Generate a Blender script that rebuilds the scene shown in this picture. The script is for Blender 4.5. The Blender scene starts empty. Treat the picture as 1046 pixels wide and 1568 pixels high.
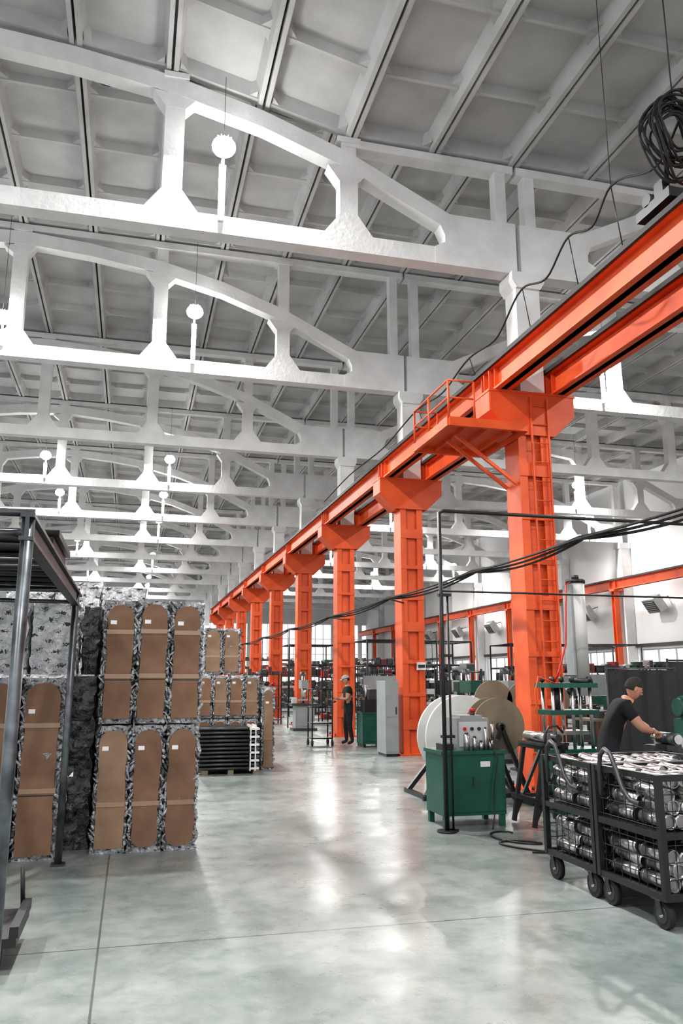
import bpy, bmesh, math, random
from mathutils import Vector, Matrix, noise
random.seed(7)
scene = bpy.context.scene
COL = scene.collection
try:
    scene.view_settings.view_transform = 'Standard'
    scene.view_settings.look = 'Medium High Contrast'
except Exception as e:
    print('LOOK', e)

# ------------------------------------------------------------------ materials
def nodes_of(name):
    m = bpy.data.materials.new(name); m.use_nodes = True
    nt = m.node_tree
    return m, nt, nt.nodes['Principled BSDF']

def mat(name, col, rough=0.5, metal=0.0, var=0.15, scale=4.0, bump=0.0, bscale=30.0, grime=None, coat=0.0):
    m, nt, b = nodes_of(name)
    tc = nt.nodes.new('ShaderNodeTexCoord')
    n = nt.nodes.new('ShaderNodeTexNoise'); n.inputs['Scale'].default_value = scale; n.inputs['Detail'].default_value = 6
    nt.links.new(tc.outputs['Object'], n.inputs['Vector'])
    r = nt.nodes.new('ShaderNodeValToRGB')
    r.color_ramp.elements[0].position = 0.3; r.color_ramp.elements[1].position = 0.7
    g = grime if grime else [c*(1-var) for c in col]
    r.color_ramp.elements[0].color = (*g, 1); r.color_ramp.elements[1].color = (*col, 1)
    nt.links.new(n.outputs['Fac'], r.inputs['Fac'])
    nt.links.new(r.outputs['Color'], b.inputs['Base Color'])
    b.inputs['Roughness'].default_value = rough; b.inputs['Metallic'].default_value = metal
    b.inputs['Coat Weight'].default_value = coat
    if bump > 0:
        n2 = nt.nodes.new('ShaderNodeTexNoise'); n2.inputs['Scale'].default_value = bscale; n2.inputs['Detail'].default_value = 5
        nt.links.new(tc.outputs['Object'], n2.inputs['Vector'])
        bp = nt.nodes.new('ShaderNodeBump'); bp.inputs['Strength'].default_value = bump; bp.inputs['Distance'].default_value = 0.02
        nt.links.new(n2.outputs['Fac'], bp.inputs['Height']); nt.links.new(bp.outputs['Normal'], b.inputs['Normal'])
    return m

def emat(name, col, s):
    m, nt, b = nodes_of(name)
    b.inputs['Base Color'].default_value = (*col, 1)
    b.inputs['Emission Color'].default_value = (*col, 1); b.inputs['Emission Strength'].default_value = s
    return m

def film_mat(name, base, ink, scale, thr, rough=0.28, metal=0.5):
    m, nt, b = nodes_of(name)
    L = nt.links.new
    tc = nt.nodes.new('ShaderNodeTexCoord')
    sx = nt.nodes.new('ShaderNodeSeparateXYZ'); L(tc.outputs['Object'], sx.inputs[0])
    ad = nt.nodes.new('ShaderNodeMath'); ad.operation = 'ADD'; L(sx.outputs['X'], ad.inputs[0]); L(sx.outputs['Y'], ad.inputs[1])
    cb = nt.nodes.new('ShaderNodeCombineXYZ'); L(ad.outputs[0], cb.inputs['X']); L(sx.outputs['Z'], cb.inputs['Y'])
    mp = nt.nodes.new('ShaderNodeMapping'); mp.inputs['Rotation'].default_value = (0, 0, 0.5); mp.inputs['Scale'].default_value = (0.62, 1.25, 1.0)
    L(cb.outputs[0], mp.inputs['Vector'])
    v = nt.nodes.new('ShaderNodeTexVoronoi'); v.inputs['Scale'].default_value = scale; v.inputs['Randomness'].default_value = 0.25
    L(mp.outputs['Vector'], v.inputs['Vector'])
    n = nt.nodes.new('ShaderNodeTexNoise'); n.inputs['Scale'].default_value = 60; n.inputs['Detail'].default_value = 2
    L(tc.outputs['Object'], n.inputs['Vector'])
    a = nt.nodes.new('ShaderNodeMath'); a.operation = 'MULTIPLY_ADD'; a.inputs[1].default_value = 0.9
    L(n.outputs['Fac'], a.inputs[0]); L(v.outputs['Distance'], a.inputs[2])
    r = nt.nodes.new('ShaderNodeValToRGB')
    r.color_ramp.elements[0].position = thr; r.color_ramp.elements[1].position = thr+0.05
    r.color_ramp.elements[0].color = (*ink, 1); r.color_ramp.elements[1].color = (*base, 1)
    L(a.outputs[0], r.inputs['Fac']); L(r.outputs['Color'], b.inputs['Base Color'])
    b.inputs['Roughness'].default_value = rough; b.inputs['Metallic'].default_value = metal
    b.inputs['Coat Weight'].default_value = 0.6; b.inputs['Coat Roughness'].default_value = 0.12
    n2 = nt.nodes.new('ShaderNodeTexNoise'); n2.inputs['Scale'].default_value = 11; n2.inputs['Detail'].default_value = 6; n2.inputs['Distortion'].default_value = 1.8
    L(tc.outputs['Object'], n2.inputs['Vector'])
    bp = nt.nodes.new('ShaderNodeBump'); bp.inputs['Strength'].default_value = 1.0; bp.inputs['Distance'].default_value = 0.06
    L(n2.outputs['Fac'], bp.inputs['Height']); L(bp.outputs['Normal'], b.inputs['Normal'])
    return m

M = {}
M['white'] = mat('painted_concrete', (0.76, 0.76, 0.76), 0.75, var=0.18, scale=2.0, bump=0.35, bscale=12)
M['slab'] = mat('roof_panel_concrete', (0.56, 0.56, 0.56), 0.85, scale=0.9, grime=(0.39, 0.39, 0.385), bump=0.3, bscale=18)
M['wall'] = mat('wall_paint', (0.80, 0.80, 0.795), 0.8, var=0.07, scale=0.6)
M['orange'] = mat('orange_paint', (0.76, 0.125, 0.028), 0.5, scale=1.6, grime=(0.56, 0.072, 0.017), bump=0.06)
M['rail'] = mat('dark_rail', (0.03, 0.03, 0.03), 0.6)
M['black'] = mat('black_steel', (0.022, 0.023, 0.025), 0.42, var=0.4)
M['dgrey'] = mat('dark_grey_steel', (0.09, 0.095, 0.10), 0.4, metal=0.5, var=0.4, scale=8)
M['grey'] = mat('grey_machine_paint', (0.30, 0.32, 0.32), 0.45)
M['lgrey'] = mat('light_grey_paint', (0.55, 0.57, 0.57), 0.45)
M['green'] = mat('green_enamel', (0.010, 0.115, 0.08), 0.38, var=0.35, scale=3)
M['dgreen'] = mat('dark_green_enamel', (0.02, 0.09, 0.065), 0.4)
M['steel'] = mat('polished_steel', (0.66, 0.65, 0.64), 0.27, metal=0.95, var=0.3, scale=9)
M['band'] = mat('steel_band', (0.38, 0.38, 0.38), 0.35, metal=0.9, var=0.3, scale=9)
M['galv'] = mat('galvanised_tube', (0.22, 0.24, 0.26), 0.35, metal=0.8, var=0.6, scale=9)
M['rubber'] = mat('rubber', (0.02, 0.02, 0.02), 0.7)
M['card'] = mat('cardboard', (0.255, 0.150, 0.096), 0.8, scale=3, grime=(0.165, 0.092, 0.058))
M['card2'] = mat('cardboard_light', (0.32, 0.21, 0.138), 0.8, var=0.35)
M['tape'] = mat('packing_tape', (0.34, 0.225, 0.145), 0.25, coat=0.5)
M['label'] = mat('label_paper', (0.8, 0.8, 0.8), 0.6)
M['film'] = film_mat('printed_film', (0.46, 0.47, 0.49), (0.065, 0.065, 0.07), 19, 0.62)
M['film2'] = film_mat('printed_film_white', (0.68, 0.69, 0.71), (0.05, 0.05, 0.055), 9.0, 0.62, 0.35, 0.2)
M['filmd'] = film_mat('dark_film', (0.11, 0.11, 0.115), (0.02, 0.02, 0.023), 10, 0.70)
M['red'] = mat('red_plastic', (0.6, 0.02, 0.02), 0.4)
M['skin'] = mat('skin', (0.55, 0.30, 0.21), 0.5, var=0.08)
M['hair'] = mat('grey_hair', (0.05, 0.045, 0.042), 0.8, var=0.4, scale=40)
M['cloth'] = mat('black_cloth', (0.018, 0.019, 0.022), 0.9, var=0.3, bump=0.4, bscale=14)
M['cloth2'] = mat('dark_trousers', (0.025, 0.028, 0.035), 0.9, var=0.3, bump=0.4, bscale=14)
M['cap'] = mat('light_cap', (0.55, 0.55, 0.55), 0.8)
M['eye'] = mat('eye_white', (0.8, 0.8, 0.8), 0.3)
M['lip'] = mat('lip', (0.35, 0.12, 0.10), 0.5)
M['wood'] = mat('plywood', (0.26, 0.21, 0.15), 0.7, var=0.3, scale=2)
M['whitep'] = mat('white_plastic', (0.62, 0.62, 0.60), 0.4, var=0.12)
M['lens'] = emat('lamp_lens_glare', (1.0, 0.99, 0.97), 60.0)
M['alu'] = mat('lamp_aluminium', (0.35, 0.35, 0.35), 0.4, metal=0.3, var=0.1)
M['heat'] = mat('heater_grille', (0.10, 0.10, 0.105), 0.5)

def floor_mat():
    m, nt, b = nodes_of('polished_concrete_floor')
    L = nt.links.new
    tc = nt.nodes.new('ShaderNodeTexCoord')
    def nz(scale, detail=8, dist=0.0, rough=0.6):
        n = nt.nodes.new('ShaderNodeTexNoise'); n.inputs['Scale'].default_value = scale; n.inputs['Detail'].default_value = detail; n.inputs['Distortion'].default_value = dist
        n.inputs['Roughness'].default_value = rough
        L(tc.outputs['Object'], n.inputs['Vector']); return n
    n1 = nz(0.8, 10, 0.0, 0.62); n2 = nz(4.0, 10, 0.15, 0.7)
    r1 = nt.nodes.new('ShaderNodeValToRGB'); r1.color_ramp.elements[0].position = 0.36; r1.color_ramp.elements[1].position = 0.62
    r1.color_ramp.elements[0].color = (0.185, 0.216, 0.206, 1); r1.color_ramp.elements[1].color = (0.325, 0.345, 0.334, 1)
    L(n1.outputs['Fac'], r1.inputs['Fac'])
    r2 = nt.nodes.new('ShaderNodeValToRGB'); r2.color_ramp.elements[0].position = 0.36; r2.color_ramp.elements[1].position = 0.56
    r2.color_ramp.elements[0].color = (0.70, 0.76, 0.74, 1); r2.color_ramp.elements[1].color = (1, 1, 1, 1)
    L(n2.outputs['Fac'], r2.inputs['Fac'])
    mx = nt.nodes.new('ShaderNodeMix'); mx.data_type = 'RGBA'; mx.blend_type = 'MULTIPLY'; mx.inputs[0].default_value = 1.0
    L(r1.outputs['Color'], mx.inputs[6]); L(r2.outputs['Color'], mx.inputs[7])
    sx = nt.nodes.new('ShaderNodeSeparateXYZ'); L(tc.outputs['Object'], sx.inputs[0])
    def joint(out, off, per):
        a = nt.nodes.new('ShaderNodeMath'); a.operation = 'ADD'; a.inputs[1].default_value = off; L(out, a.inputs[0])
        p = nt.nodes.new('ShaderNodeMath'); p.operation = 'PINGPONG'; p.inputs[1].default_value = per/2; L(a.outputs[0], p.inputs[0])
        l = nt.nodes.new('ShaderNodeMath'); l.operation = 'LESS_THAN'; l.inputs[1].default_value = 0.007; L(p.outputs[0], l.inputs[0]); return l
    j1 = joint(sx.outputs['X'], 0.11, 6.0); j2 = joint(sx.outputs['Y'], -5.65, 6.0)
    mxm = nt.nodes.new('ShaderNodeMath'); mxm.operation = 'MAXIMUM'; L(j1.outputs[0], mxm.inputs[0]); L(j2.outputs[0], mxm.inputs[1])
    mj = nt.nodes.new('ShaderNodeMix'); mj.data_type = 'RGBA'; L(mxm.outputs[0], mj.inputs[0]); L(mx.outputs[2], mj.inputs[6]); mj.inputs[7].default_value = (0.10, 0.11, 0.105, 1)
    L(mj.outputs[2], b.inputs['Base Color'])
    n3 = nz(2.2, 8, 0.0, 0.65)
    rr = nt.nodes.new('ShaderNodeMapRange'); rr.inputs['From Min'].default_value = 0.3; rr.inputs['From Max'].default_value = 0.7
    rr.inputs['To Min'].default_value = 0.23; rr.inputs['To Max'].default_value = 0.37
    L(n3.outputs['Fac'], rr.inputs['Value']); L(rr.outputs['Result'], b.inputs['Roughness'])
    b.inputs['Specular IOR Level'].default_value = 0.45
    bp = nt.nodes.new('ShaderNodeBump'); bp.inputs['Strength'].default_value = 0.10; bp.inputs['Distance'].default_value = 0.01
    n4 = nz(14, 3); L(n4.outputs['Fac'], bp.inputs['Height']); L(bp.outputs['Normal'], b.inputs['Normal'])
    return m
M['floor'] = floor_mat()

# ------------------------------------------------------------------ mesh builder
class MB:
    def __init__(s):
        s.v = []; s.f = []; s.mi = []; s.sm = []; s.mats = []; s.M = Matrix.Identity(4)
    def mid(s, m):
        if m not in s.mats: s.mats.append(m)
        return s.mats.index(m)
    def add(s, vs, fs, m, smooth=False):
        o = len(s.v); i = s.mid(m)
        for p in vs: s.v.append(tuple(s.M @ Vector(p)))
        for f in fs:
            s.f.append([o+k for k in f]); s.mi.append(i); s.sm.append(smooth)
    def box(s, c, d, m, rz=0.0, taper=(1, 1), rot=None):
        hx, hy, hz = d[0]/2, d[1]/2, d[2]/2
        vs = []
        for z, k in ((-hz, (1, 1)), (hz, taper)):
            for x, y in ((-hx, -hy), (hx, -hy), (hx, hy), (-hx, hy)):
                vs.append(Vector((x*k[0], y*k[1], z)))
        R = rot if rot else Matrix.Rotation(rz, 3, 'Z')
        vs = [R @ p + Vector(c) for p in vs]
        s.add(vs, [(0, 3, 2, 1), (4, 5, 6, 7), (0, 1, 5, 4), (1, 2, 6, 5), (2, 3, 7, 6), (3, 0, 4, 7)], m)
    def b2(s, x0, x1, y0, y1, z0, z1, m):
        s.box(((x0+x1)/2, (y0+y1)/2, (z0+z1)/2), (x1-x0, y1-y0, z1-z0), m)
    def frame(s, p1, p2):
        d = (Vector(p2)-Vector(p1)); L = d.length; d = d/max(L, 1e-9)
        up = Vector((0, 0, 1)) if abs(d.z) < 0.95 else Vector((0, 1, 0))
        a = d.cross(up).normalized(); b = a.cross(d).normalized()
        return d, a, b, L
    def bar(s, p1, p2, w, h, m):
        d, a, b, L = s.frame(p1, p2); p1 = Vector(p1); p2 = Vector(p2)
        vs = []
        for p in (p1, p2):
            for i, j in ((-1, -1), (1, -1), (1, 1), (-1, 1)):
                vs.append(p + a*(i*w/2) + b*(j*h/2))
        s.add(vs, [(0, 3, 2, 1), (4, 5, 6, 7), (0, 1, 5, 4), (1, 2, 6, 5), (2, 3, 7, 6), (3, 0, 4, 7)], m)
    def cyl(s, p1, p2, r, m, r2=None, n=14, caps=True, smooth=True):
        if r2 is None: r2 = r
        d, a, b, L = s.frame(p1, p2); p1 = Vector(p1); p2 = Vector(p2)
        vs = []
        for p, rr in ((p1, r), (p2, r2)):
            for k in range(n):
                t = 2*math.pi*k/n
                vs.append(p + a*(rr*math.cos(t)) + b*(rr*math.sin(t)))
        fs = [(k, (k+1) % n, n+(k+1) % n, n+k) for k in range(n)]
        s.add(vs, fs, m, smooth)
        if caps:
            s.add(vs[:n], [tuple(range(n-1, -1, -1))], m); s.add(vs[n:], [tuple(range(n))], m)
    def pipe(s, p1, p2, r, m, m2, n=14, wall=0.12):
        s.cyl(p1, p2, r, m, n=n, caps=False)
        ri = r*(1-wall); s.cyl(p1, p2, ri, m2, n=n, caps=False)
        d, a, b, L = s.frame(p1, p2)
        for p in (Vector(p1), Vector(p2)):
            vs = []
            for rr in (r, ri):
                for k in range(n):
                    t = 2*math.pi*k/n; vs.append(p + a*(rr*math.cos(t)) + b*(rr*math.sin(t)))
            s.add(vs, [(k, (k+1) % n, n+(k+1) % n, n+k) for k in range(n)], m)
    def tube(s, pts, r, m, n=8, closed=False):
        P = [Vector(p) for p in pts]; N = len(P); vs = []
        prev = None
        for i in range(N):
            if closed: t = P[(i+1) % N]-P[(i-1) % N]
            else: t = P[min(i+1, N-1)]-P[max(i-1, 0)]
            t.normalize()
            if prev is None:
                up = Vector((0, 0, 1)) if abs(t.z) < 0.9 else Vector((0, 1, 0))
                a = t.cross(up).normalized()
            else:
                a = (prev - t*prev.dot(t)).normalized()
            prev = a; b = t.cross(a)
            rr = r[i] if isinstance(r, (list, tuple)) else r
            for k in range(n):
                q = 2*math.pi*k/n; vs.append(P[i]+a*(rr*math.cos(q))+b*(rr*math.sin(q)))
        fs = []
        for i in range(N if closed else N-1):
            j = (i+1) % N
            for k in range(n):
                k2 = (k+1) % n; fs.append((i*n+k, i*n+k2, j*n+k2, j*n+k))
        s.add(vs, fs, m, True)
        if not closed:
            s.add(vs[:n], [tuple(range(n-1, -1, -1))], m); s.add(vs[-n:], [tuple(range(n))], m)
    def prism(s, poly, y0, y1, m, plane='XZ'):
        n = len(poly); vs = []
        for y in (y0, y1):
            for p in poly:
                if plane == 'XZ': vs.append((p[0], y, p[1]))
                elif plane == 'YZ': vs.append((y, p[0], p[1]))
                else: vs.append((p[0], p[1], y))
        fs = [tuple(range(n)), tuple(range(2*n-1, n-1, -1))]
        fs += [(k, n+k, n+(k+1) % n, (k+1) % n) for k in range(n)]
        s.add(vs, fs, m)
    def sph(s, c, r, m, R=None, nu=16, nv=10, fn=None, zmin=-1.0):
        vs = []; fs = []
        R = R or Matrix.Identity(3)
        for j in range(nv+1):
            ph = math.pi*j/nv
            zc = max(math.cos(ph), zmin)
            for i in range(nu):
                th = 2*math.pi*i/nu
                p = Vector((math.sin(ph)*math.cos(th)*r[0], math.sin(ph)*math.sin(th)*r[1], zc*r[2]))
                if fn: p = fn(p)
                vs.append(R @ p + Vector(c))
        for j in range(nv):
            for i in range(nu):
                i2 = (i+1) % nu; fs.append((j*nu+i, (j+1)*nu+i, (j+1)*nu+i2, j*nu+i2))
        s.add(vs, fs, m, True)
    def obj(s, name, merge=True, origin=True):
        me = bpy.data.meshes.new(name)
        vs = s.v
        o = Vector((0, 0, 0))
        if origin and vs:
            xs = [p[0] for p in vs]; ys = [p[1] for p in vs]; zs = [p[2] for p in vs]
            o = Vector(((min(xs)+max(xs))/2, (min(ys)+max(ys))/2, min(zs)))
        me.from_pydata([(p[0]-o.x, p[1]-o.y, p[2]-o.z) for p in vs], [], s.f)
        for m in s.mats: me.materials.append(M[m])
        me.polygons.foreach_set('material_index', s.mi)
        me.polygons.foreach_set('use_smooth', s.sm)
        bm = bmesh.new(); bm.from_mesh(me)
        if merge: bmesh.ops.remove_doubles(bm, verts=bm.verts, dist=1e-5)
        bmesh.ops.recalc_face_normals(bm, faces=bm.faces)
        bm.to_mesh(me); bm.free(); me.update()
        ob = bpy.data.objects.new(name, me); ob.location = o
        COL.objects.link(ob)
        return ob

def inst(ob, name, dx=0, dy=0, dz=0):
    o = bpy.data.objects.new(name, ob.data); o.location = ob.location + Vector((dx, dy, dz)); COL.objects.link(o); return o

CX = 6.19           # column line
YS = [-0.4 + 6*i for i in range(15)]   # -0.4 ... 83.6
YEND = YS[-1]
XL, XR = -11.85, 24.15

# ------------------------------------------------------------------ shell
mb = MB(); mb.b2(XL-0.6, XR+0.6, -6.4, YEND+0.4, -0.2, 0, 'floor'); mb.obj('floor', origin=False)

def Rnear(x):
    c = 6.15
    xx = x if x <= c else 2*c - x
    pts = [(-11.85, 10.6), (-8.85, 10.6), (-5.85, 11.28), (-2.85, 11.58), (0.15, 11.28), (3.15, 10.6), (6.15, 10.6)]
    for (a, za), (b, zb) in zip(pts, pts[1:]):
        if a <= xx <= b: return za+(zb-za)*(xx-a)/(b-a)
    return 10.6

def roof_panel(mb, x0, x1, y0, y1, R):
    z0, z1 = R(x0), R(x1)
    def Z(x): return z0+(z1-z0)*(x-x0)/(x1-x0)
    def pr(xa, xb, ya, yb, lo, hi, m='slab', nar=0.0):
        vs = [(xa+nar, ya, Z(xa)+lo), (xb-nar, ya, Z(xb)+lo), (xb-nar, yb, Z(xb)+lo), (xa+nar, yb, Z(xa)+lo),
              (xa, ya, Z(xa)+hi), (xb, ya, Z(xb)+hi), (xb, yb, Z(xb)+hi), (xa, yb, Z(xa)+hi)]
        mb.add(vs, [(0, 3, 2, 1), (4, 5, 6, 7), (0, 1, 5, 4), (1, 2, 6, 5), (2, 3, 7, 6), (3, 0, 4, 7)], m)
    pr(x0, x1, y0, y1, 0.30, 0.38)
    g = 0.022
    for xa, s in ((x0+g, 1), (x1-g, -1)):
        a = 0.07; b = 0.14
        xs = [xa, xa+s*a, xa+s*b, xa]
        vs = []
        for y in (y0+0.02, y1-0.02):
            vs += [(xs[0], y, Z(xs[0])), (xs[1], y, Z(xs[1])), (xs[2], y, Z(xs[2])+0.30), (xs[3], y, Z(xs[3])+0.30)]
        mb.add(vs, [(0, 1, 2, 3), (7, 6, 5, 4), (0, 4, 5, 1), (1, 5, 6, 2), (2, 6, 7, 3), (3, 7, 4, 0)], 'slab')
    def crossrib(yc, w, wt, h, haunch):
        xa, xb = x0+g+0.06, x1-g-0.06
        hz = 0.30
        vs = []
        for x in (xa, xb):
            vs += [(x, yc-w/2, Z(x)+hz-h), (x, yc+w/2, Z(x)+hz-h), (x, yc+wt/2, Z(x)+hz), (x, yc-wt/2, Z(x)+hz)]
        mb.add(vs, [(0, 1, 2, 3), (7, 6, 5, 4), (0, 4, 5, 1), (1, 5, 6, 2), (2, 6, 7, 3), (3, 7, 4, 0)], 'slab')
        for sx, s in ((xa+0.04, 1), (xb-0.04, -1)):
            for t in (-1, 1):
                tri = [(sx, yc+t*0.03), (sx+s*0.16, yc+t*0.03), (sx, yc+t*0.22)]
                vs = [(p[0], p[1], Z(p[0])+hz-h*0.9) for p in tri] + [(p[0], p[1], Z(p[0])+hz) for p in tri]
                mb.add(vs, [(0, 1, 2), (5, 4, 3), (0, 3, 4, 1), (1, 4, 5, 2), (2, 5, 3, 0)], 'slab')
    crossrib(y0+0.10, 0.14, 0.2, 0.26, True); crossrib(y1-0.10, 0.14, 0.2, 0.26, True)
    for k in (1, 2, 3):
        crossrib(y0+1.5*k, 0.06, 0.13, 0.16, True)

mb = MB()
nx = 24
for bi in range(-1, 14):
    y0 = YS[0]+6*bi; y1 = y0+6
    near = y1 <= 11.7
    R = Rnear if near else (lambda x: 11.70)
    for k in range(nx):
        x0 = XL+1.5*k
        roof_panel(mb, x0, x0+1.5, y0, y1, R)
mb.b2(XL, XR, 11.6, 11.66, 11.93, 12.1, 'slab')
for k in range(nx):
    x0 = XL+1.5*k; z = min(Rnear(x0), Rnear(x0+1.5))+0.30
    mb.b2(x0, x0+1.5, 11.62, 11.68, z, 12.05, 'slab')
mb.obj('ceiling', merge=False, origin=False)
mb = MB()
mb.tube([(-0.95+0.17*math.cos(t), 12.75+0.17*math.sin(t), 11.97) for t in [2*math.pi*k/24 for k in range(24)]], 0.03, 'dgrey', closed=True)
mb.cyl((-0.95, 12.75, 11.98), (-0.95, 12.75, 12.0), 0.15, 'black', n=24)
mb.obj('roof_drain_ring')

def wall_x(name, x, th, bands, face):
    mb = MB(); z = 0
    x0, x1 = (x, x+th)
    for (a, b) in bands:
        mb.b2(x0, x1, -6.4, YEND+0.3, z, a, 'wall')
        for y in [-6.4]+YS:
            mb.b2(x0, x1, max(y-0.35, -6.4), min(y+0.35, YEND+0.3), a, b, 'wall')
        z = b
    mb.b2(x0, x1, -6.4, YEND+0.3, z, 12.1, 'wall')
    mb.obj(name, origin=False)
    return mb
wall_x('wall_right', XR+0.3, 0.3, [(1.5, 3.1)], -1)
wall_x('wall_left', XL-0.6, 0.3, [(1.2, 4.2), (6.0, 8.6)], 1)
WN = [0]
def window_frame(x, ya, yb, z0, z1, n=4, horiz=1):
    WN[0] += 1; mb = MB()
    t = 0.06
    mb.b2(x-0.04, x+0.04, ya, yb, z0, z0+t, 'lgrey'); mb.b2(x-0.04, x+0.04, ya, yb, z1-t, z1, 'lgrey')
    for k in range(n+1):
        y = ya+0.03+(yb-ya-0.06)*k/n; mb.b2(x-0.035, x+0.035, y-0.03, y+0.03, z0, z1, 'lgrey')
    for k in range(1, horiz+1):
        z = z0+(z1-z0)*k/(horiz+1); mb.b2(x-0.03, x+0.03, ya, yb, z-0.02, z+0.02, 'lgrey')
    mb.obj('window_%d' % WN[0])
for y in YS[2:-1]:
    window_frame(XR+0.45, y+0.35, y+5.65, 1.5, 3.1)
mb = MB()
Y0 = YEND+0.1; Y1 = Y0+0.3
mb.b2(XL-0.6, XR+0.6, Y0, Y1, 0, 1.0, 'wall'); mb.b2(XL-0.6, XR+0.6, Y0, Y1, 7.4, 12.1, 'wall')
xw = XL-0.6
while xw < XR+0.6:
    mb.b2(xw, xw+0.4, Y0, Y1, 1.0, 7.4, 'wall'); xw += 3.0
mb.obj('wall_back', origin=False)
WN[0] += 1; mb = MB(); xw = XL-0.2
while xw < XR:
    for k in range(0, 3): mb.b2(xw+0.85*k, xw+0.85*k+0.05, Y0+0.1, Y0+0.16, 1.0, 7.4, 'lgrey')
    for z in (1.0, 2.6, 4.2, 5.8, 7.34): mb.b2(xw, xw+2.6, Y0+0.1, Y0+0.16, z, z+0.05, 'lgrey')
    xw += 3.0
mb.obj('window_%d' % WN[0])
mb = MB(); mb.b2(XR+0.18, XR+0.3, 0, YEND, 3.2, 3.36, 'dgrey'); mb.obj('trim_1')

# ------------------------------------------------------------------ trusses
def truss(roof_z_fn, tall):
    mb = MB(); W = 0.14
    zb0, zb1 = 8.50, 8.81
    mb.prism([(1.3, zb0+0.004), (16.7, zb0+0.004), (16.7, zb1), (1.3, zb1)], -W, W, 'white')
    C = {1.1: 9.22, 3.05: 10.17, 4.5: 10.68, 5.92: 11.02, 7.5: 11.24, 9.0: 11.34}
    pts = [(x, C[x]) for x in sorted(C)]
    pts = pts + [(18-x, z) for x, z in reversed(pts[:-1])]
    h = 0.155
    for i in range(len(pts)-1):
        (xa, za), (xb, zb) = pts[i], pts[i+1]
        mb.prism([(xa, za-h), (xb, zb-h), (xb, zb+h), (xa, za+h)], -W, W, 'white')
    for e in (0, 1):
        def X(x): return x if e == 0 else 18-x
        blk = [(0.04, zb0), (0.04, 9.45), (1.25, 9.45), (1.45, 9.25), (1.36, 9.05), (1.36, 8.92), (1.55, zb1+0.003), (1.55, zb0)]
        mb.prism([(X(x), z) for x, z in blk], -W-0.004, W+0.004, 'white')
    for x in (3.05, 5.92, 9.0, 12.08, 14.95):
        xc = x if x <= 9 else round(18-x, 2)
        zt = C[xc]-h
        w = 0.155
        mb.prism([(x-w, zb1-0.02), (x+w, zb1-0.02), (x+w, zt+0.05), (x-w, zt+0.05)], -W+0.006, W-0.006, 'white')
        mb.prism([(x-0.42, zb1-0.01), (x+0.42, zb1-0.01), (x+w-0.005, zb1+0.36), (x-w+0.005, zb1+0.36)], -W+0.002, W-0.002, 'white')
        mb.prism([(x-w, zt-0.25), (x+w, zt-0.25), (x+0.36, zt+0.08-(0.1 if x > 9 else 0)), (x-0.36, zt+0.03-(0.0 if x > 9 else 0.12))], -W+0.004, W-0.004, 'white')
        rz = roof_z_fn(x)
        if rz-(C[xc]+h) > 0.02:
            mb.b2(x-0.13, x+0.13, -0.12, 0.12, C[xc]+h-0.05, rz, 'white')
            mb.b2(x-0.2, x+0.2, -0.16, 0.16, rz-0.10, rz, 'white')
    for x in (0.28, 17.72):
        rz = roof_z_fn(x)
        mb.b2(x-0.1, x+0.1, -0.11, 0.11, 9.44, rz, 'white')
    if tall:
        mb.b2(0.03, 17.97, -0.13, 0.13, 11.53, 11.68, 'white')
    else:
        for a, b in ((0.03, 3.1), (14.9, 17.97)):
            mb.b2(a, b, -0.13, 0.13, 10.44, 10.59, 'white')
    return mb
def place_truss(y, tall):
    out = []
    for xo in (XL, 6.15):
        mb = truss((lambda x: 11.6) if tall else (lambda x: Rnear(XL+x)-0.01), tall)
        mb.v = [(p[0]+xo, p[1]+y, p[2]) for p in mb.v]
        out.append(mb.obj('roof_truss', merge=False))
    return out
for y in YS[:3]: place_truss(y, False)
base = place_truss(YS[3], True)
for i, y in enumerate(YS[4:-1]):
    for b in base: inst(b, 'roof_truss', 0, y-YS[3], 0)

def conc_col(y):
    mb = MB(); c = CX+0.06
    mb.b2(c-0.22, c+0.22, y-0.2, y+0.2, 6.3, 8.2, 'white')
    mb.prism([(c-0.22, 8.2), (c+0.22, 8.2), (c+0.30, 8.33), (c+0.30, 8.49), (c-0.30, 8.49), (c-0.30, 8.33)], y-0.25, y+0.25, 'white')
    return mb
c0 = None
for y in YS[:-1]:
    if c0 is None: c0 = conc_col(y).obj('concrete_column'); yb = y
    else: inst(c0, 'concrete_column', 0, y-yb, 0)
mb = MB(); mb.b2(XR-0.25, XR+0.28, -0.65, -0.15, 0, 8.49, 'white'); mb.b2(XR-0.32, XR+0.28, -0.7, -0.1, 8.2, 8.49, 'white')
w0 = mb.obj('wall_concrete_column')
for y in YS[1:-1]: inst(w0, 'wall_concrete_column', 0, y-YS[0], 0)
for y in YS[:-1]: inst(w0, 'wall_concrete_column', XL-XR-0.02, y-YS[0], 0)

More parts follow.
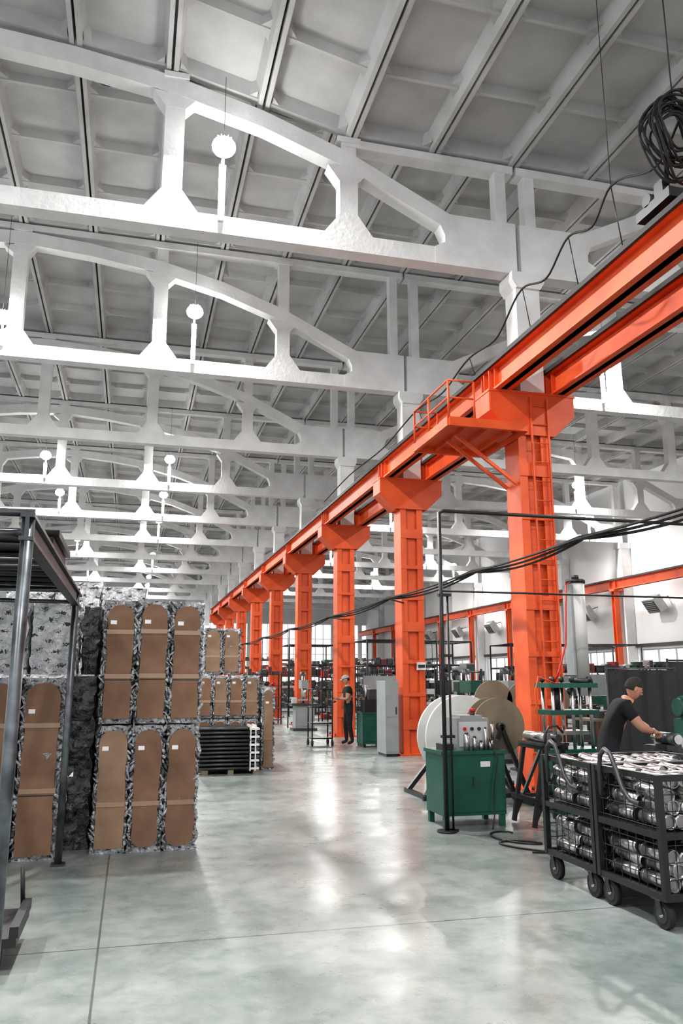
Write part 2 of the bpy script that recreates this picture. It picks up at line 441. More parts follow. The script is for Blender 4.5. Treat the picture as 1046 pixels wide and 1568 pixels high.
# ------------------------------------------------------------------ orange crane columns
def crane_col(cx, y):
    mb = MB(); o = 'orange'
    H = 5.6; D = 0.235
    for s in (-1, 1):
        mb.b2(cx+s*0.225-0.045, cx+s*0.225+0.045, y-D, y+D, 0.03, H, o)
        for t in (-1, 1):
            mb.b2(min(cx+s*0.27, cx+s*0.13), max(cx+s*0.27, cx+s*0.13), y+t*D-0.012, y+t*D+0.012, 0.03, H, o)
    mb.b2(cx-0.19, cx+0.19, y-0.17, y+0.17, 0.03, H, o)
    z = 0.55; k = 0
    while z < H-0.2:
        for t in (-1, 1):
            mb.b2(cx-0.272, cx+0.272, y+t*(D+0.015)-0.012, y+t*(D+0.015)+0.012, z, z+(0.08 if k % 3 else 0.22), o)
        z += 0.72; k += 1
    mb.b2(cx-0.40, cx+0.40, y-0.38, y+0.38, 0.0, 0.04, o)
    for s in (-1, 1):
        for t in (-1, 1):
            mb.cyl((cx+s*0.34, y+t*0.33, 0.03), (cx+s*0.34, y+t*0.33, 0.1), 0.025, 'dgrey', n=8)
    cap = [(-0.76, 6.28), (0.76, 6.28), (0.76, 5.93), (0.38, 5.56), (-0.38, 5.56), (-0.76, 5.93)]
    for t in (-1, 1):
        mb.prism([(cx+a, b) for a, b in cap], y+t*0.27-0.015, y+t*0.27+0.015, o)
    mb.prism([(cx+a*0.97, b-0.01) for a, b in cap], y-0.15, y+0.15, o)
    mb.b2(cx-0.78, cx+0.78, y-0.30, y+0.30, 6.26, 6.3, o)
    mb.b2(cx-0.77, cx-0.74, y-0.27, y+0.27, 5.93, 6.27, o); mb.b2(cx+0.74, cx+0.77, y-0.27, y+0.27, 5.93, 6.27, o)
    for s in (-1, 1):
        mb.bar((cx+s*0.76, y, 5.93), (cx+s*0.37, y, 5.56), 0.54, 0.02, o)
        mb.b2(cx+s*0.31-0.05, cx+s*0.31+0.05, y-0.10, y+0.10, 6.3, 7.05, o)
    for s in (-1, 1):
        for q in (-0.1, 0.1): mb.b2(cx+s*0.52-0.16, cx+s*0.52+0.16, y+q-0.01, y+q+0.01, 6.3, 6.77, o)
    return mb
first = None
cols = YS[:11]
for y in cols:
    if first is None: first = crane_col(CX, y).obj('orange_crane_column'); yf = y
    else: inst(first, 'orange_crane_column', 0, y-yf, 0)
# access ladder on the first visible column
mb = MB(); yl = 11.6-0.31
for x in (6.14, 6.44): mb.b2(x-0.014, x+0.014, yl-0.014, yl+0.014, 0.0, 6.2, 'orange')
z = 0.3
while z < 6.1: mb.cyl((6.14, yl, z), (6.44, yl, z), 0.011, 'orange', n=8); z += 0.32
mb.obj('column_access_ladder')
def wallcol():
    mb = MB(); y = -0.4; cx = 23.55
    for t in (-1, 1): mb.b2(cx-0.14, cx+0.14, y+t*0.13-0.012, y+t*0.13+0.012, 0, 6.0, 'orange')
    mb.b2(cx-0.012, cx+0.012, y-0.13, y+0.13, 0, 6.0, 'orange')
    mb.b2(cx-0.2, cx+0.2, y-0.2, y+0.2, 0, 0.03, 'orange'); mb.b2(cx-0.2, cx+0.35, y-0.2, y+0.2, 6.0, 6.1, 'orange')
    return mb
wc = wallcol().obj('orange_wall_column')
for y in YS[1:-1]: inst(wc, 'orange_wall_column', 0, y-YS[0], 0)

def girder(cx, z0, z1, y0, y1, rail=True, w=0.30):
    mb = MB(); o = 'orange'
    mb.b2(cx-w/2, cx+w/2, y0, y1, z0, z0+0.03, o); mb.b2(cx-w/2, cx+w/2, y0, y1, z1-0.03, z1, o)
    mb.b2(cx-0.05, cx+0.05, y0, y1, z0, z1, o)
    for y in YS:
        if y0 < y < y1:
            for q in (-0.25, 0.25): mb.b2(cx-w/2+0.02, cx+w/2-0.02, y+q, y+q+0.012, z0+0.03, z1-0.03, o)
    if rail:
        mb.b2(cx-0.06, cx+0.06, y0, y1, z1, z1+0.015, 'rail'); mb.b2(cx-0.02, cx+0.02, y0, y1, z1+0.015, z1+0.07, 'rail'); mb.b2(cx-0.04, cx+0.04, y0, y1, z1+0.07, z1+0.10, 'rail')
        mb.b2(cx-w/2-0.05, cx-w/2-0.01, y0, y1, z1-0.02, z1+0.05, 'rail')
    return mb
girder(CX-0.52, 6.3, 6.72, -6, YS[10]+0.3).obj('crane_runway_girder')
girder(CX+0.52, 6.3, 6.72, -6, YS[10]+0.3).obj('crane_runway_girder')
girder(23.55, 6.1, 6.55, -6, YEND-0.6).obj('crane_runway_girder')

mb = MB(); o = 'orange'; ya, yb, xa, xb, z = 10.95, 12.5, 4.55, 5.86, 5.62
mb.b2(xa, xb, ya, yb, z-0.03, z, o)
for y in (ya, yb): mb.b2(xa, xb, y-0.03, y+0.03, z-0.14, z, o)
for x in (xa, xb): mb.b2(x-0.03, x+0.03, ya, yb, z-0.14, z, o)
for k in range(1, 4): mb.b2(xa+k*0.37-0.015, xa+k*0.37+0.015, ya, yb, z-0.1, z-0.03, o)
for y in (11.43, 11.77):
    mb.bar((xa+0.3, y, z-0.12), (5.90, y, 4.75), 0.05, 0.05, o)
for (x, y) in ((xa, ya), (xa, 11.8), (xa, yb), (4.98, ya), (4.98, yb)):
    mb.cyl((x, y, z), (x, y, z+0.60), 0.02, o, n=8)
for zz in (z+0.32, z+0.60):
    mb.cyl((xa, ya, zz), (xa, yb, zz), 0.016, o, n=8)
    mb.cyl((xa, ya, zz), (4.98, ya, zz), 0.016, o, n=8); mb.cyl((xa, yb, zz), (4.98, yb, zz), 0.016, o, n=8)
mb.obj('crane_service_platform')

# ------------------------------------------------------------------ lamps
def high_bay(x, y, z=9.9, power=900, zroof=11.7):
    mb = MB()
    yy = y-0.30
    mb.b2(x-0.05, x+0.05, y-0.2, y-0.148, 8.7, z-0.25, 'white')
    mb.bar((x, y-0.17, z-0.28), (x, yy, z+0.10), 0.04, 0.04, 'alu')
    mb.cyl((x, yy, z+0.03), (x, yy, z+0.10), 0.15, 'alu', n=20)
    for k in range(12):
        t = 2*math.pi*k/12; mb.box((x+0.10*math.cos(t), yy+0.10*math.sin(t), z+0.12), (0.07, 0.012, 0.06), 'alu', rz=t)
    mb.cyl((x, yy, z+0.09), (x, yy, z+0.17), 0.045, 'alu', n=14)
    mb.sph((x, yy, z), (0.19, 0.19, 0.15), 'lens')  # lens drawn as a large globe, its size standing in for lamp glare
    mb.cyl((x, yy, z+0.16), (x, yy, zroof), 0.005, 'dgrey', n=5)
    mb.obj('high_bay_lamp')
    ld = bpy.data.lights.new('high_bay_light', 'AREA'); ld.shape = 'DISK'; ld.size = 0.36; ld.energy = power; ld.color = (1.0, 0.99, 0.97)
    lo = bpy.data.objects.new('high_bay_light', ld); lo.location = (x, yy, z-0.17); COL.objects.link(lo)
P = 540
for i, y in enumerate(YS[2:14]):
    k = i+1
    zr = 11.2 if k == 1 else 11.7
    if k in (1, 2, 4, 5, 6, 8, 10, 11): high_bay(1.0, y, 9.92 if k < 3 else 9.65, P, zr)
    if k in (2, 4, 5, 7, 9, 11): high_bay(-3.35 if k != 2 else -3.08, y, 9.3 if k == 2 else 9.5, P)
    if k in (2, 5, 7, 8, 10): high_bay(11.6, y, 9.7, P)
    if k in (2, 4, 5, 7, 9): high_bay(17.9, y, 9.7, P)
    if k in (5, 8): high_bay(22.2, y, 9.7, P)
for y in (5.6, -0.4):
    high_bay(1.0, y, 9.9, P*0.8, 11.1); high_bay(-5.0, y, 9.9, P*0.8, 11.1); high_bay(11.6, y, 9.9, P*0.8, 11.1)

# ------------------------------------------------------------------ wrapped packs
def noisy_box(mb, x0, x1, y0, y1, z0, z1, m, amp=0.012, cell=0.09, seed=0.0):
    dims = (x1-x0, y1-y0, z1-z0); n = [max(2, int(round(d/cell))) for d in dims]
    def P(i, j, k):
        p = Vector((x0+dims[0]*i/n[0], y0+dims[1]*j/n[1], z0+dims[2]*k/n[2]))
        q = p*9.0+Vector((seed, seed*1.7, 0))
        d = Vector((noise.noise(q), noise.noise(q+Vector((31, 7, 5))), noise.noise(q+Vector((3, 57, 15)))*0.5))
        if k == 0: d.z = 0
        d.z = min(d.z, 0.0) if k == n[2] else d.z
        return p + d*amp
    for ax in range(3):
        u, v = [(1, 2), (0, 2), (0, 1)][ax]
        for side in (0, n[ax]):
            vs = []; fs = []
            for a in range(n[u]+1):
                for b in range(n[v]+1):
                    idx = [0, 0, 0]; idx[ax] = side; idx[u] = a; idx[v] = b
                    vs.append(P(*idx))
            w = n[v]+1
            for a in range(n[u]):
                for b in range(n[v]):
                    fs.append((a*w+b, (a+1)*w+b, (a+1)*w+b+1, a*w+b+1))
            mb.add(vs, fs, m, False)

def arch_panel(mb, x0, x1, z0, z1, y, m, r=0.10, th=0.012, round_bottom=False, wob=0.0):
    pts = []
    n = 7
    if round_bottom:
        for k in range(n+1):
            t = math.pi/2*k/n; pts.append((x0+r-r*math.cos(t), z0+r-r*math.sin(t)))
        for k in range(n+1):
            t = math.pi/2*(1-k/n); pts.append((x1-r+r*math.cos(t), z0+r-r*math.sin(t)))
    else:
        pts += [(x0, z0), (x1, z0)]
    H = z1-r*1.3
    zs = [z0+r+(H-z0-r)*k/9 for k in range(1, 9)]
    for z in zs: pts.append((x1+wob*noise.noise(Vector((z*13, x1*7, 1))), z))
    for k in range(n+1):
        t = math.pi/2*k/n; pts.append((x1-r+r*math.cos(t), z1-r*1.3+r*1.3*math.sin(t)))
    for k in range(n+1):
        t = math.pi/2*(1-k/n); pts.append((x0+r-r*math.cos(t), z1-r*1.3+r*1.3*math.sin(t)))
    for z in reversed(zs): pts.append((x0+wob*noise.noise(Vector((z*13, x0*7, 5))), z))
    mb.prism(pts, y, y+th, m)

def pack(x0, x1, y0, y1, z0, z1, film='film', card=True, parts=2, rb=False, m='card', seed=0.0):
    mb = MB()
    noisy_box(mb, x0+0.008, x1-0.008, y0, y1, z0, z1, film, 0.045, 0.05, seed)
    if card:
        ins = 0.026+0.010*abs(math.sin(seed*3))
        arch_panel(mb, x0+ins, x1-ins*1.1, z0+0.05, z1-0.05, y0-0.030, m, r=(x1-x0)*0.32, th=0.045, round_bottom=rb, wob=0.03)
        H = z1-z0
        for q in ([0.36] if parts == 1 else [0.36, 0.72][:parts]):
            mb.b2(x0+0.03, x1-0.03, y0-0.036, y0-0.030, z0+H*q, z0+H*q+0.045, 'tape')
        if parts == 2: mb.b2(x0+ins, x1-ins, y0-0.031, y0-0.029, z0+H*0.345, z0+H*0.352, 'black')
        mb.b2(x0+ins+0.03, x0+ins+0.09, y0-0.0315, y0-0.030, z0+H*0.80, z0+H*0.80+0.04, 'label')
        for k in range(22):
            zz = z0+0.04+(H-0.08)*k/21
            for xx in (x0+0.014, x1-0.014):
                ln = random.uniform(0.02, 0.06)
                mb.sph((xx+random.uniform(-.006, .006), y0-0.016, zz), (random.uniform(.008, .022), 0.018, ln), film if random.random() < 0.75 else 'filmd', nu=6, nv=5,
                       R=Matrix.Rotation(random.uniform(-.9, .9), 3, 'Y'), fn=lambda p: p*(1+0.6*noise.noise(p*80+Vector((zz*9, xx*9, 0)))))
    return mb.obj('wrapped_cardboard_pack')
s = 1.0
for i in range(3):
    x0 = -0.29+0.335*i
    pack(x0, x0+0.325, 8.5, 9.8, 0.0, 1.20, 'film', True, 1, i > 0, 'card2' if i == 0 else 'card', seed=s); s += 1.3
    pack(x0+0.005, x0+0.33, 8.5, 9.8, 1.215, 2.44+0.015*(i == 1), 'film', True, 2, False, 'card', seed=s); s += 1.3
pack(-1.42, -1.02, 8.35, 9.2, 0.0, 1.66, 'film', True, 2, seed=s); s += 1
pack(-0.99, -0.60, 8.35, 9.2, 0.0, 1.66, 'film', True, 2, m='card', seed=s); s += 1
pack(-1.50, -1.00, 8.55, 9.3, 1.70, 2.44, 'film2', False, seed=s); s += 1
pack(-0.98, -0.54, 8.55, 9.3, 1.70, 2.44, 'film2', False, seed=s); s += 1
pack(-0.57, -0.33, 8.75, 9.8, 0.0, 1.68, 'filmd', False, seed=s); s += 1
pack(-0.51, -0.33, 8.80, 9.8, 1.70, 2.40, 'filmd', False, seed=s); s += 1
for i in range(3):
    pack(-1.5+0.55*i, -0.97+0.55*i, 10.4, 11.6, 0.0, 2.88-0.05*i, 'film2', False, seed=s); s += 1
for i in range(4):
    pack(1.22+0.29*i, 1.50+0.29*i, 15.4, 16.4, 0.0, 0.92, 'film', True, 1, seed=s); s += 1
    pack(1.22+0.29*i, 1.50+0.29*i, 15.4, 16.4, 0.94, 1.72, 'film', True, 1, m='card2' if i % 2 else 'card', seed=s); s += 1
for i in range(2):
    pack(1.34+0.36*i, 1.68+0.36*i, 15.7, 16.6, 1.74, 2.62, 'film', True, 1, m='card2', seed=s); s += 1
pack(2.42, 2.66, 15.3, 16.6, 0, 1.5, 'film', True, 1, m='card2', seed=s)
mb = MB()
for k in range(11):
    z = 0.08+k*0.068; j = random.uniform(-0.02, 0.02)
    mb.b2(1.22+j, 2.12+j, 14.75, 15.25, z, z+0.045, 'black')
    mb.cyl((1.22+j, 14.75, z+0.022), (2.12+j, 14.75, z+0.022), 0.024, 'dgrey', n=8)
    mb.b2(2.12, 2.30, 14.74, 15.24, z-0.005, z+0.03, 'filmd' if k % 2 else 'label')
for x in (1.3, 1.75, 2.2): mb.b2(x, x+0.1, 14.75, 15.25, 0, 0.08, 'wood')
mb.b2(2.13, 2.15, 14.73, 15.25, 0.05, 0.84, 'label'); mb.b2(2.22, 2.24, 14.73, 15.25, 0.05, 0.84, 'label')
mb.obj('stacked_mesh_sheets')

# ------------------------------------------------------------------ left steel rack
mb = MB()
xa, xb, ya, yb, zt = -1.80, -0.55, 4.30, 8.10, 2.46
for (x, y) in ((xb, ya), (xb, yb), (xa, ya), (xa, yb)):
    mb.cyl((x, y, 0.02), (x, y, zt), 0.033, 'galv', n=14); mb.b2(x-0.06, x+0.06, y-0.06, y+0.06, 0, 0.02, 'dgrey')
for x in (xa, xb):
    mb.b2(x-0.035, x+0.035, ya-0.05, yb+0.35, zt, zt+0.02, 'dgrey'); mb.b2(x-0.01, x+0.01, ya-0.05, yb+0.35, zt-0.1, zt, 'dgrey'); mb.b2(x-0.035, x+0.035, ya-0.05, yb+0.35, zt-0.12, zt-0.10, 'dgrey')
for y in (ya, yb):
    mb.cyl((xa, y, zt+0.03), (xb+0.03, y, zt+0.03), 0.022, 'galv', n=10); mb.cyl((xa, y, zt-0.08), (xb, y, zt-0.08), 0.02, 'galv', n=10)
for k in range(6):
    y = 6.2+0.38*k; mb.cyl((xa, y, zt+0.045), (xb, y, zt+0.045), 0.018, 'black', n=8)
mb.obj('steel_storage_rack')
mb = MB()
for k in range(5):
    z = 2.535+0.07*k; j = 0.05*math.sin(k*2.1)
    mb.b2(-1.72+j, -0.68+j, 6.9+j, 8.2, z, z+0.06, 'black'); mb.cyl((-1.72+j, 6.9+j, z+0.03), (-0.68+j, 6.9+j, z+0.03), 0.031, 'rubber', n=8)
mb.obj('black_sheet_stack')
mb = MB()
mb.b2(-0.80, -0.56, 5.3, 5.95, 0.14, 0.19, 'black'); mb.b2(-0.6, -0.55, 5.3, 5.95, 0.19, 0.25, 'black'); mb.b2(-0.80, -0.76, 5.3, 5.95, 0.19, 0.25, 'black')
for y in (5.4, 5.85):
    mb.cyl((-0.70, y, 0.065), (-0.65, y, 0.065), 0.065, 'rubber', n=16); mb.b2(-0.715, -0.705, y-0.03, y+0.03, 0.05, 0.15, 'dgrey'); mb.b2(-0.645, -0.635, y-0.03, y+0.03, 0.05, 0.15, 'dgrey')
mb.cyl((-0.6, 5.93, 0.2), (-0.62, 5.93, 0.45), 0.015, 'black', n=8)
mb.obj('rolling_base_frame')

# ------------------------------------------------------------------ mesh trolleys with steel tubes
def trolley(y0, y1, xa=3.55, xb=4.75):
    mb = MB(); b = 'black'; zt = 1.0
    for x in (xa, xb):
        for y in (y0, y1):
            mb.b2(x-0.022, x+0.022, y-0.022, y+0.022, 0.19, zt, b)
    for z in (0.21, 0.60, 0.98):
        for x in (xa, xb): mb.b2(x-0.018, x+0.018, y0, y1, z-0.022, z+0.022, b)
        for y in (y0, y1): mb.b2(xa, xb, y-0.018, y+0.018, z-0.022, z+0.022, b)
    mb.b2(xa, xb, y0, y1, 0.20, 0.215, b)
    mb.b2(xa, xb, y0, y1, 0.605, 0.62, b)
    for x in (xa, xb):
        k = y0+0.10
        while k < y1: mb.cyl((x, k, 0.2), (x, k, zt), 0.0035, 'black', n=5, caps=False); k += 0.10
        z = 0.32
        while z < zt: mb.cyl((x, y0, z), (x, y1, z), 0.0035, 'black', n=5, caps=False); z += 0.11
    for y in (y0, y1):
        k = xa+0.10
        while k < xb: mb.cyl((k, y, 0.2), (k, y, zt), 0.0035, 'black', n=5, caps=False); k += 0.10
        z = 0.32
        while z < zt: mb.cyl((xa, y, z), (xb, y, z), 0.0035, 'black', n=5, caps=False); z += 0.11
    for x in (xa+0.03, xb-0.06):
        for y in (y0+0.08, y1-0.09):
            mb.cyl((x-0.022, y, 0.09), (x+0.022, y, 0.09), 0.09, 'rubber', n=24)
            mb.cyl((x-0.026, y, 0.09), (x+0.026, y, 0.09), 0.055, 'dgrey', n=18)
            mb.cyl((x-0.034, y, 0.09), (x+0.034, y, 0.09), 0.018, 'steel', n=8)
            for t in (-1, 1): mb.bar((x+t*0.032, y, 0.09), (x+t*0.032, y+0.03, 0.187), 0.006, 0.05, 'dgrey')
            mb.b2(x-0.05, x+0.05, y-0.03, y+0.07, 0.182, 0.192, 'dgrey')
    def U(off, r, mm):
        pts = [(xa-0.02+off, y1-0.10, 0.80), (xa-0.025+off, y1-0.10, 0.98), (xa-0.03+off, y1-0.13, 1.08), (xa-0.04+off, y1-0.21, 1.13), (xa-0.05+off, y1-0.30, 1.10), (xa-0.05+off, y1-0.36, 1.0), (xa-0.05+off, y1-0.43, 0.87), (xa-0.04+off, y1-0.50, 0.80), (xa-0.03+off, y1-0.60, 0.79)]
        mb.tube(pts, r, mm, n=8)
    U(0.0, 0.018, 'dgrey')
    mb.bar((xa-0.03, y1-0.10, 0.8), (xa, y1-0.1, 0.8), 0.03, 0.03, b); mb.bar((xa-0.03, y1-0.6, 0.79), (xa, y1-0.6, 0.79), 0.03, 0.03, b)
    return mb.obj('wire_mesh_trolley')
def tubes(y0, y1, xa=3.60, xb=4.70):
    mb = MB(); r = 0.05; rnd = random.Random(y0*10)
    L = (y1-y0-0.06)/2
    def layer(z0, z1, gap):
        z = z0+r; row = 0
        while z+r < z1+0.01:
            x = xa+r+(0 if row % 2 == 0 else r*0.9)
            while x+r < xb:
                for h in (0, 1):
                    if row >= 2 and rnd.random() < gap: continue
                    a = y0+0.03+h*(L+0.01)+rnd.uniform(0, 0.012); jz = rnd.uniform(-0.018, 0.018) if row else 0
                    aa = (x+rnd.uniform(-.010, .010), a, z+jz); bb = (x+rnd.uniform(-.010, .010), a+L-rnd.uniform(0.03, 0.06), z-jz)
                    mb.pipe(aa, bb, r*0.96, 'steel', 'band', n=18, wall=0.08)
                    for q in (0.08, 0.92):
                        c = Vector(aa).lerp(Vector(bb), q); d = (Vector(bb)-Vector(aa)).normalized()*0.007
                        mb.cyl(c-d, c+d, r*1.0, 'band', n=18)
                x += 2*r+0.004
            z += 1.82*r; row += 1
    layer(0.225, 0.575, 0.15); layer(0.63, 1.0, 0.15)
    return mb.obj('steel_tube_pile')
trolley(5.86, 6.62); tubes(5.86, 6.62)
trolley(5.02, 5.80); tubes(5.02, 5.80)

# ------------------------------------------------------------------ green cabinet with machine
mb = MB()
x0, x1, y0, y1 = 3.50, 4.27, 8.9, 9.45
for x in (x0+0.04, x1-0.04):
    for y in (y0+0.04, y1-0.04): mb.b2(x-0.03, x+0.03, y-0.03, y+0.03, 0, 0.14, 'green')
mb.b2(x0, x1, y0, y1, 0.13, 0.80, 'green')
mb.b2(x0-0.02, x1+0.02, y0-0.02, y1+0.02, 0.80, 0.84, 'green')
mb.b2(x0+0.03, x1-0.03, y0-0.012, y0, 0.17, 0.77, 'green')
mb.b2(x0+0.36, x0+0.375, y0-0.03, y0-0.012, 0.45, 0.55, 'dgrey')
mb.b2(x0+0.46, x0+0.58, y0-0.016, y0-0.012, 0.66, 0.72, 'label')
mb.b2(x0+0.22, x0+0.62, y0+0.08, y1-0.1, 0.84, 1.20, 'grey')
mb.b2(x0+0.24, x0+0.60, y0+0.07, y0+0.08, 0.88, 1.16, 'lgrey')
mb.b2(x0+0.28, x0+0.56, y0+0.12, y1-0.15, 1.20, 1.23, 'grey')
mb.cyl((x0+0.47, y0+0.2, 1.23), (x0+0.47, y0+0.2, 1.27), 0.03, 'dgrey', n=12); mb.cyl((x0+0.47, y0+0.2, 1.27), (x0+0.47, y0+0.2, 1.31), 0.035, 'red', n=14)
for k in range(3): mb.cyl((x0+0.31+k*0.09, y0+0.07, 1.08), (x0+0.31+k*0.09, y0+0.05, 1.08), 0.02, 'black' if k else 'red', n=10)
for q, rr, hh in ((0.32, 0.035, 1.02), (0.42, 0.03, 0.98), (0.56, 0.022, 1.08), (0.50, 0.028, 0.93), (0.62, 0.03, 0.95)):
    mb.cyl((x0+q, y0+0.04, 0.84), (x0+q, y0+0.04, hh), rr, 'steel', n=14); mb.cyl((x0+q, y0+0.04, hh), (x0+q, y0+0.04, hh+0.02), rr*0.6, 'dgrey', n=10)
mb.b2(x0+0.66, x0+0.76, y0+0.1, y0+0.4, 0.84, 0.95, 'dgrey'); mb.cyl((x0+0.72, y0+0.2, 0.95), (x0+0.72, y0+0.2, 1.12), 0.02, 'steel', n=10)
mb.b2(x0+0.04, x0+0.18, y0+0.1, y0+0.3, 0.84, 0.91, 'black')
mb.tube([(x0+0.6, y0+0.02, 0.95), (x0+0.66, y0-0.05, 0.75), (x0+0.60, y0-0.06, 0.45), (x0+0.58, y0-0.08, 0.12), (x0+0.5, y0-0.2, 0.012)], 0.008, 'black', n=6)
mb.obj('green_machine_cabinet')
mb = MB()
pts = []
for k in range(70):
    t = k/69; a = t*4.6*math.pi
    pts.append((3.98+0.22*math.cos(a)*(0.6+0.6*t)-0.05*t, 8.45-1.05*t+0.22*math.sin(a*0.9), 0.012))
mb.tube(pts, 0.010, 'black', n=6); mb.obj('floor_power_cable')

mb = MB()
px, py = 3.46, 8.72
mb.cyl((px, py, 0.0), (px, py, 0.02), 0.11, 'black', n=20)
mb.cyl((px, py, 0.02), (px, py, 3.6), 0.024, 'black', n=12)
mb.cyl((px+0.09, py+0.03, 0.02), (px+0.09, py+0.03, 2.62), 0.013, 'black', n=10); mb.cyl((px+0.09, py+0.03, 0.0), (px+0.09, py+0.03, 0.02), 0.06, 'black', n=14)
mb.tube([(px, py, 3.55), (px+0.01, py, 3.6), (px+0.06, py, 3.62), (px+0.3, py, 3.62), (9.0, py, 3.62)], 0.022, 'black', n=10)
mb.cyl((px, py, 2.66), (6.9, py, 2.66), 0.012, 'black', n=8)
mb.cyl((6.9, py, 0), (6.9, py, 3.62), 0.02, 'black', n=10); mb.cyl((9.0, py, 0), (9.0, py, 3.64), 0.024, 'black', n=10)
for z in (1.0, 1.9, 2.6): mb.b2(px-0.03, px+0.12, py-0.02, py+0.05, z, z+0.03, 'black')
mb.obj('pipe_portal_frame')

def sag(a, b, s, n=14):
    a = Vector(a); b = Vector(b)
    return [a.lerp(b, k/n)+Vector((0, 0, -s*4*(k/n)*(1-k/n))) for k in range(n+1)]
mb = MB()
for j in range(6):
    pts = []
    ys = [1.0, 5.2, 8.72, 12.0, 16.5, 22, 28, 34, 40, 48]
    for a, b in zip(ys, ys[1:]):
        pts += sag((5.30+0.02*j, a, 3.36+0.03*(j % 2)), (5.30+0.02*j, b, 3.36+0.03*(j % 2)), 0.03+0.022*j)
    mb.tube(pts, 0.014, 'rubber', n=6)
for y in (16.5, 22, 28, 34, 40):
    mb.cyl((5.34, y, 0), (5.34, y, 3.4), 0.022, 'black', n=8) if y > 25 else mb.bar((5.3, y, 3.36), (6.0, y+0.9, 3.36), 0.03, 0.03, 'black')
mb.obj('overhead_cable_bundle')

# ------------------------------------------------------------------ festoon cable and coil near the girder
mb = MB()
K = [(5.25, 5.9, 7.55), (5.35, 6.7, 7.22), (5.4, 7.65, 7.58), (5.4, 8.1, 7.30), (5.4, 8.66, 7.48), (5.4, 9.3, 7.2), (5.4, 10.0, 7.40), (5.4, 11.0, 7.0), (5.4, 12.0, 7.1), (5.4, 13.3, 6.92), (5.4, 14.6, 7.05), (5.4, 17, 6.9), (5.4, 20, 7.0), (5.4, 23.5, 6.9)]
pts = []
for i in range(len(K)-1):
    a, b = Vector(K[i]), Vector(K[i+1])
    for k in range(6):
        t = k/6; tt = t*t*(3-2*t); p = a.lerp(b, t); p.z = a.z+(b.z-a.z)*tt; pts.append(p)
mb.tube(pts, 0.016, 'rubber', n=6)
for k in (2, 4, 6, 8, 10): mb.cyl(K[k], (5.5, K[k][1], 6.8), 0.008, 'black', n=6)
mb.cyl(K[2], (K[2][0], K[2][1], 10.5), 0.005, 'black', n=5)
mb.obj('festoon_cable')
mb = MB()
for j in range(18):
    r = 0.30+0.08*math.sin(j*2.3); c = Vector((5.20+0.08*math.sin(j*3.1), 6.2+0.04*math.cos(j*1.7), 7.20+0.10*math.cos(j*2.9)))
    pts = []
    tl = 0.8*math.sin(j*1.9); ph = j*0.7
    for k in range(28):
        t = 2*math.pi*k/28
        pts.append(c+Vector((r*0.9*math.cos(t), r*0.5*math.cos(t)*tl+0.03*math.sin(3*t), r*(1.15+0.1*math.sin(ph))*math.sin(t)+0.02*math.sin(2*t+ph))))
    mb.tube(pts, 0.013, 'rubber', n=6, closed=True)
mb.cyl((5.2, 6.2, 7.5), (5.2, 6.2, 10.55), 0.008, 'black', n=6)
mb.obj('hanging_cable_coil')
mb = MB()
mb.b2(5.50, 5.86, 6.75, 7.35, 6.90, 7.02, 'black'); mb.b2(5.50, 5.60, 6.85, 7.0, 7.02, 7.18, 'black'); mb.cyl((5.5, 7.15, 7.08), (5.8, 7.15, 7.08), 0.08, 'black', n=14)
for y in (6.85, 7.25): mb.cyl((5.63, y, 6.88), (5.71, y, 6.88), 0.055, 'dgrey', n=14)
mb.bar((5.55, 6.85, 7.1), (5.40, 6.6, 7.3), 0.05, 0.05, 'black')
mb.obj('crane_cable_trolley')

# ------------------------------------------------------------------ decoiler reel behind the cabinet
mb = MB()
c = Vector((4.78, 11.25, 0.82))
mb.cyl(c, c+Vector((0, 0.05, 0)), 0.60, 'whitep', n=48); mb.cyl(c+Vector((0, 0.05, 0)), c+Vector((0, 0.35, 0)), 0.42, 'whitep', n=36); mb.cyl(c+Vector((0, 0.35, 0)), c+Vector((0, 0.4, 0)), 0.60, 'whitep', n=48)
mb.cyl(c+Vector((0, -0.12, 0)), c, 0.10, 'dgrey', n=16)
for sx in (-1, 1):
    mb.bar((c.x, 11.1, 0.82), (c.x+sx*0.7, 11.1, 0.03), 0.06, 0.06, 'black'); mb.bar((c.x, 11.8, 0.82), (c.x+sx*0.7, 11.8, 0.03), 0.06, 0.06, 'black')
    mb.bar((c.x+sx*0.7, 10.95, 0.03), (c.x+sx*0.7, 11.9, 0.03), 0.06, 0.06, 'black')
mb.bar((c.x-0.78, 10.95, 0.03), (c.x+0.72, 10.95, 0.03), 0.06, 0.06, 'black'); mb.bar((c.x-0.72, 10.97, 0.06), (c.x-0.45, 11.08, 0.5), 0.05, 0.05, 'black')
mb.cyl((c.x, 11.05, 0.82), (c.x, 11.85, 0.82), 0.04, 'dgrey', n=12)
mb.obj('white_decoiler_reel')
mb = MB()
c = Vector((4.88, 10.3, 1.02))
mb.cyl(c, c+Vector((0, 0.03, 0)), 0.38, 'wood', n=48); mb.cyl(c+Vector((0, 0.03, 0)), c+Vector((0, 0.25, 0)), 0.28, 'card', n=36); mb.cyl(c+Vector((0, 0.25, 0)), c+Vector((0, 0.28, 0)), 0.38, 'wood', n=48)
mb.cyl(c+Vector((0, -0.1, 0)), c, 0.05, 'dgrey', n=14)
for sx in (-1, 1):
    mb.bar((c.x, 10.22, 1.02), (c.x+sx*0.4, 10.22, 0.03), 0.05, 0.05, 'black'); mb.bar((c.x, 10.67, 1.02), (c.x+sx*0.4, 10.67, 0.03), 0.05, 0.05, 'black')
    mb.bar((c.x+sx*0.4, 10.15, 0.03), (c.x+sx*0.4, 10.75, 0.03), 0.05, 0.05, 'black')
mb.cyl((c.x, 10.2, 1.02), (c.x, 10.7, 1.02), 0.03, 'dgrey', n=12)
mb.obj('wooden_cable_reel')
mb = MB()
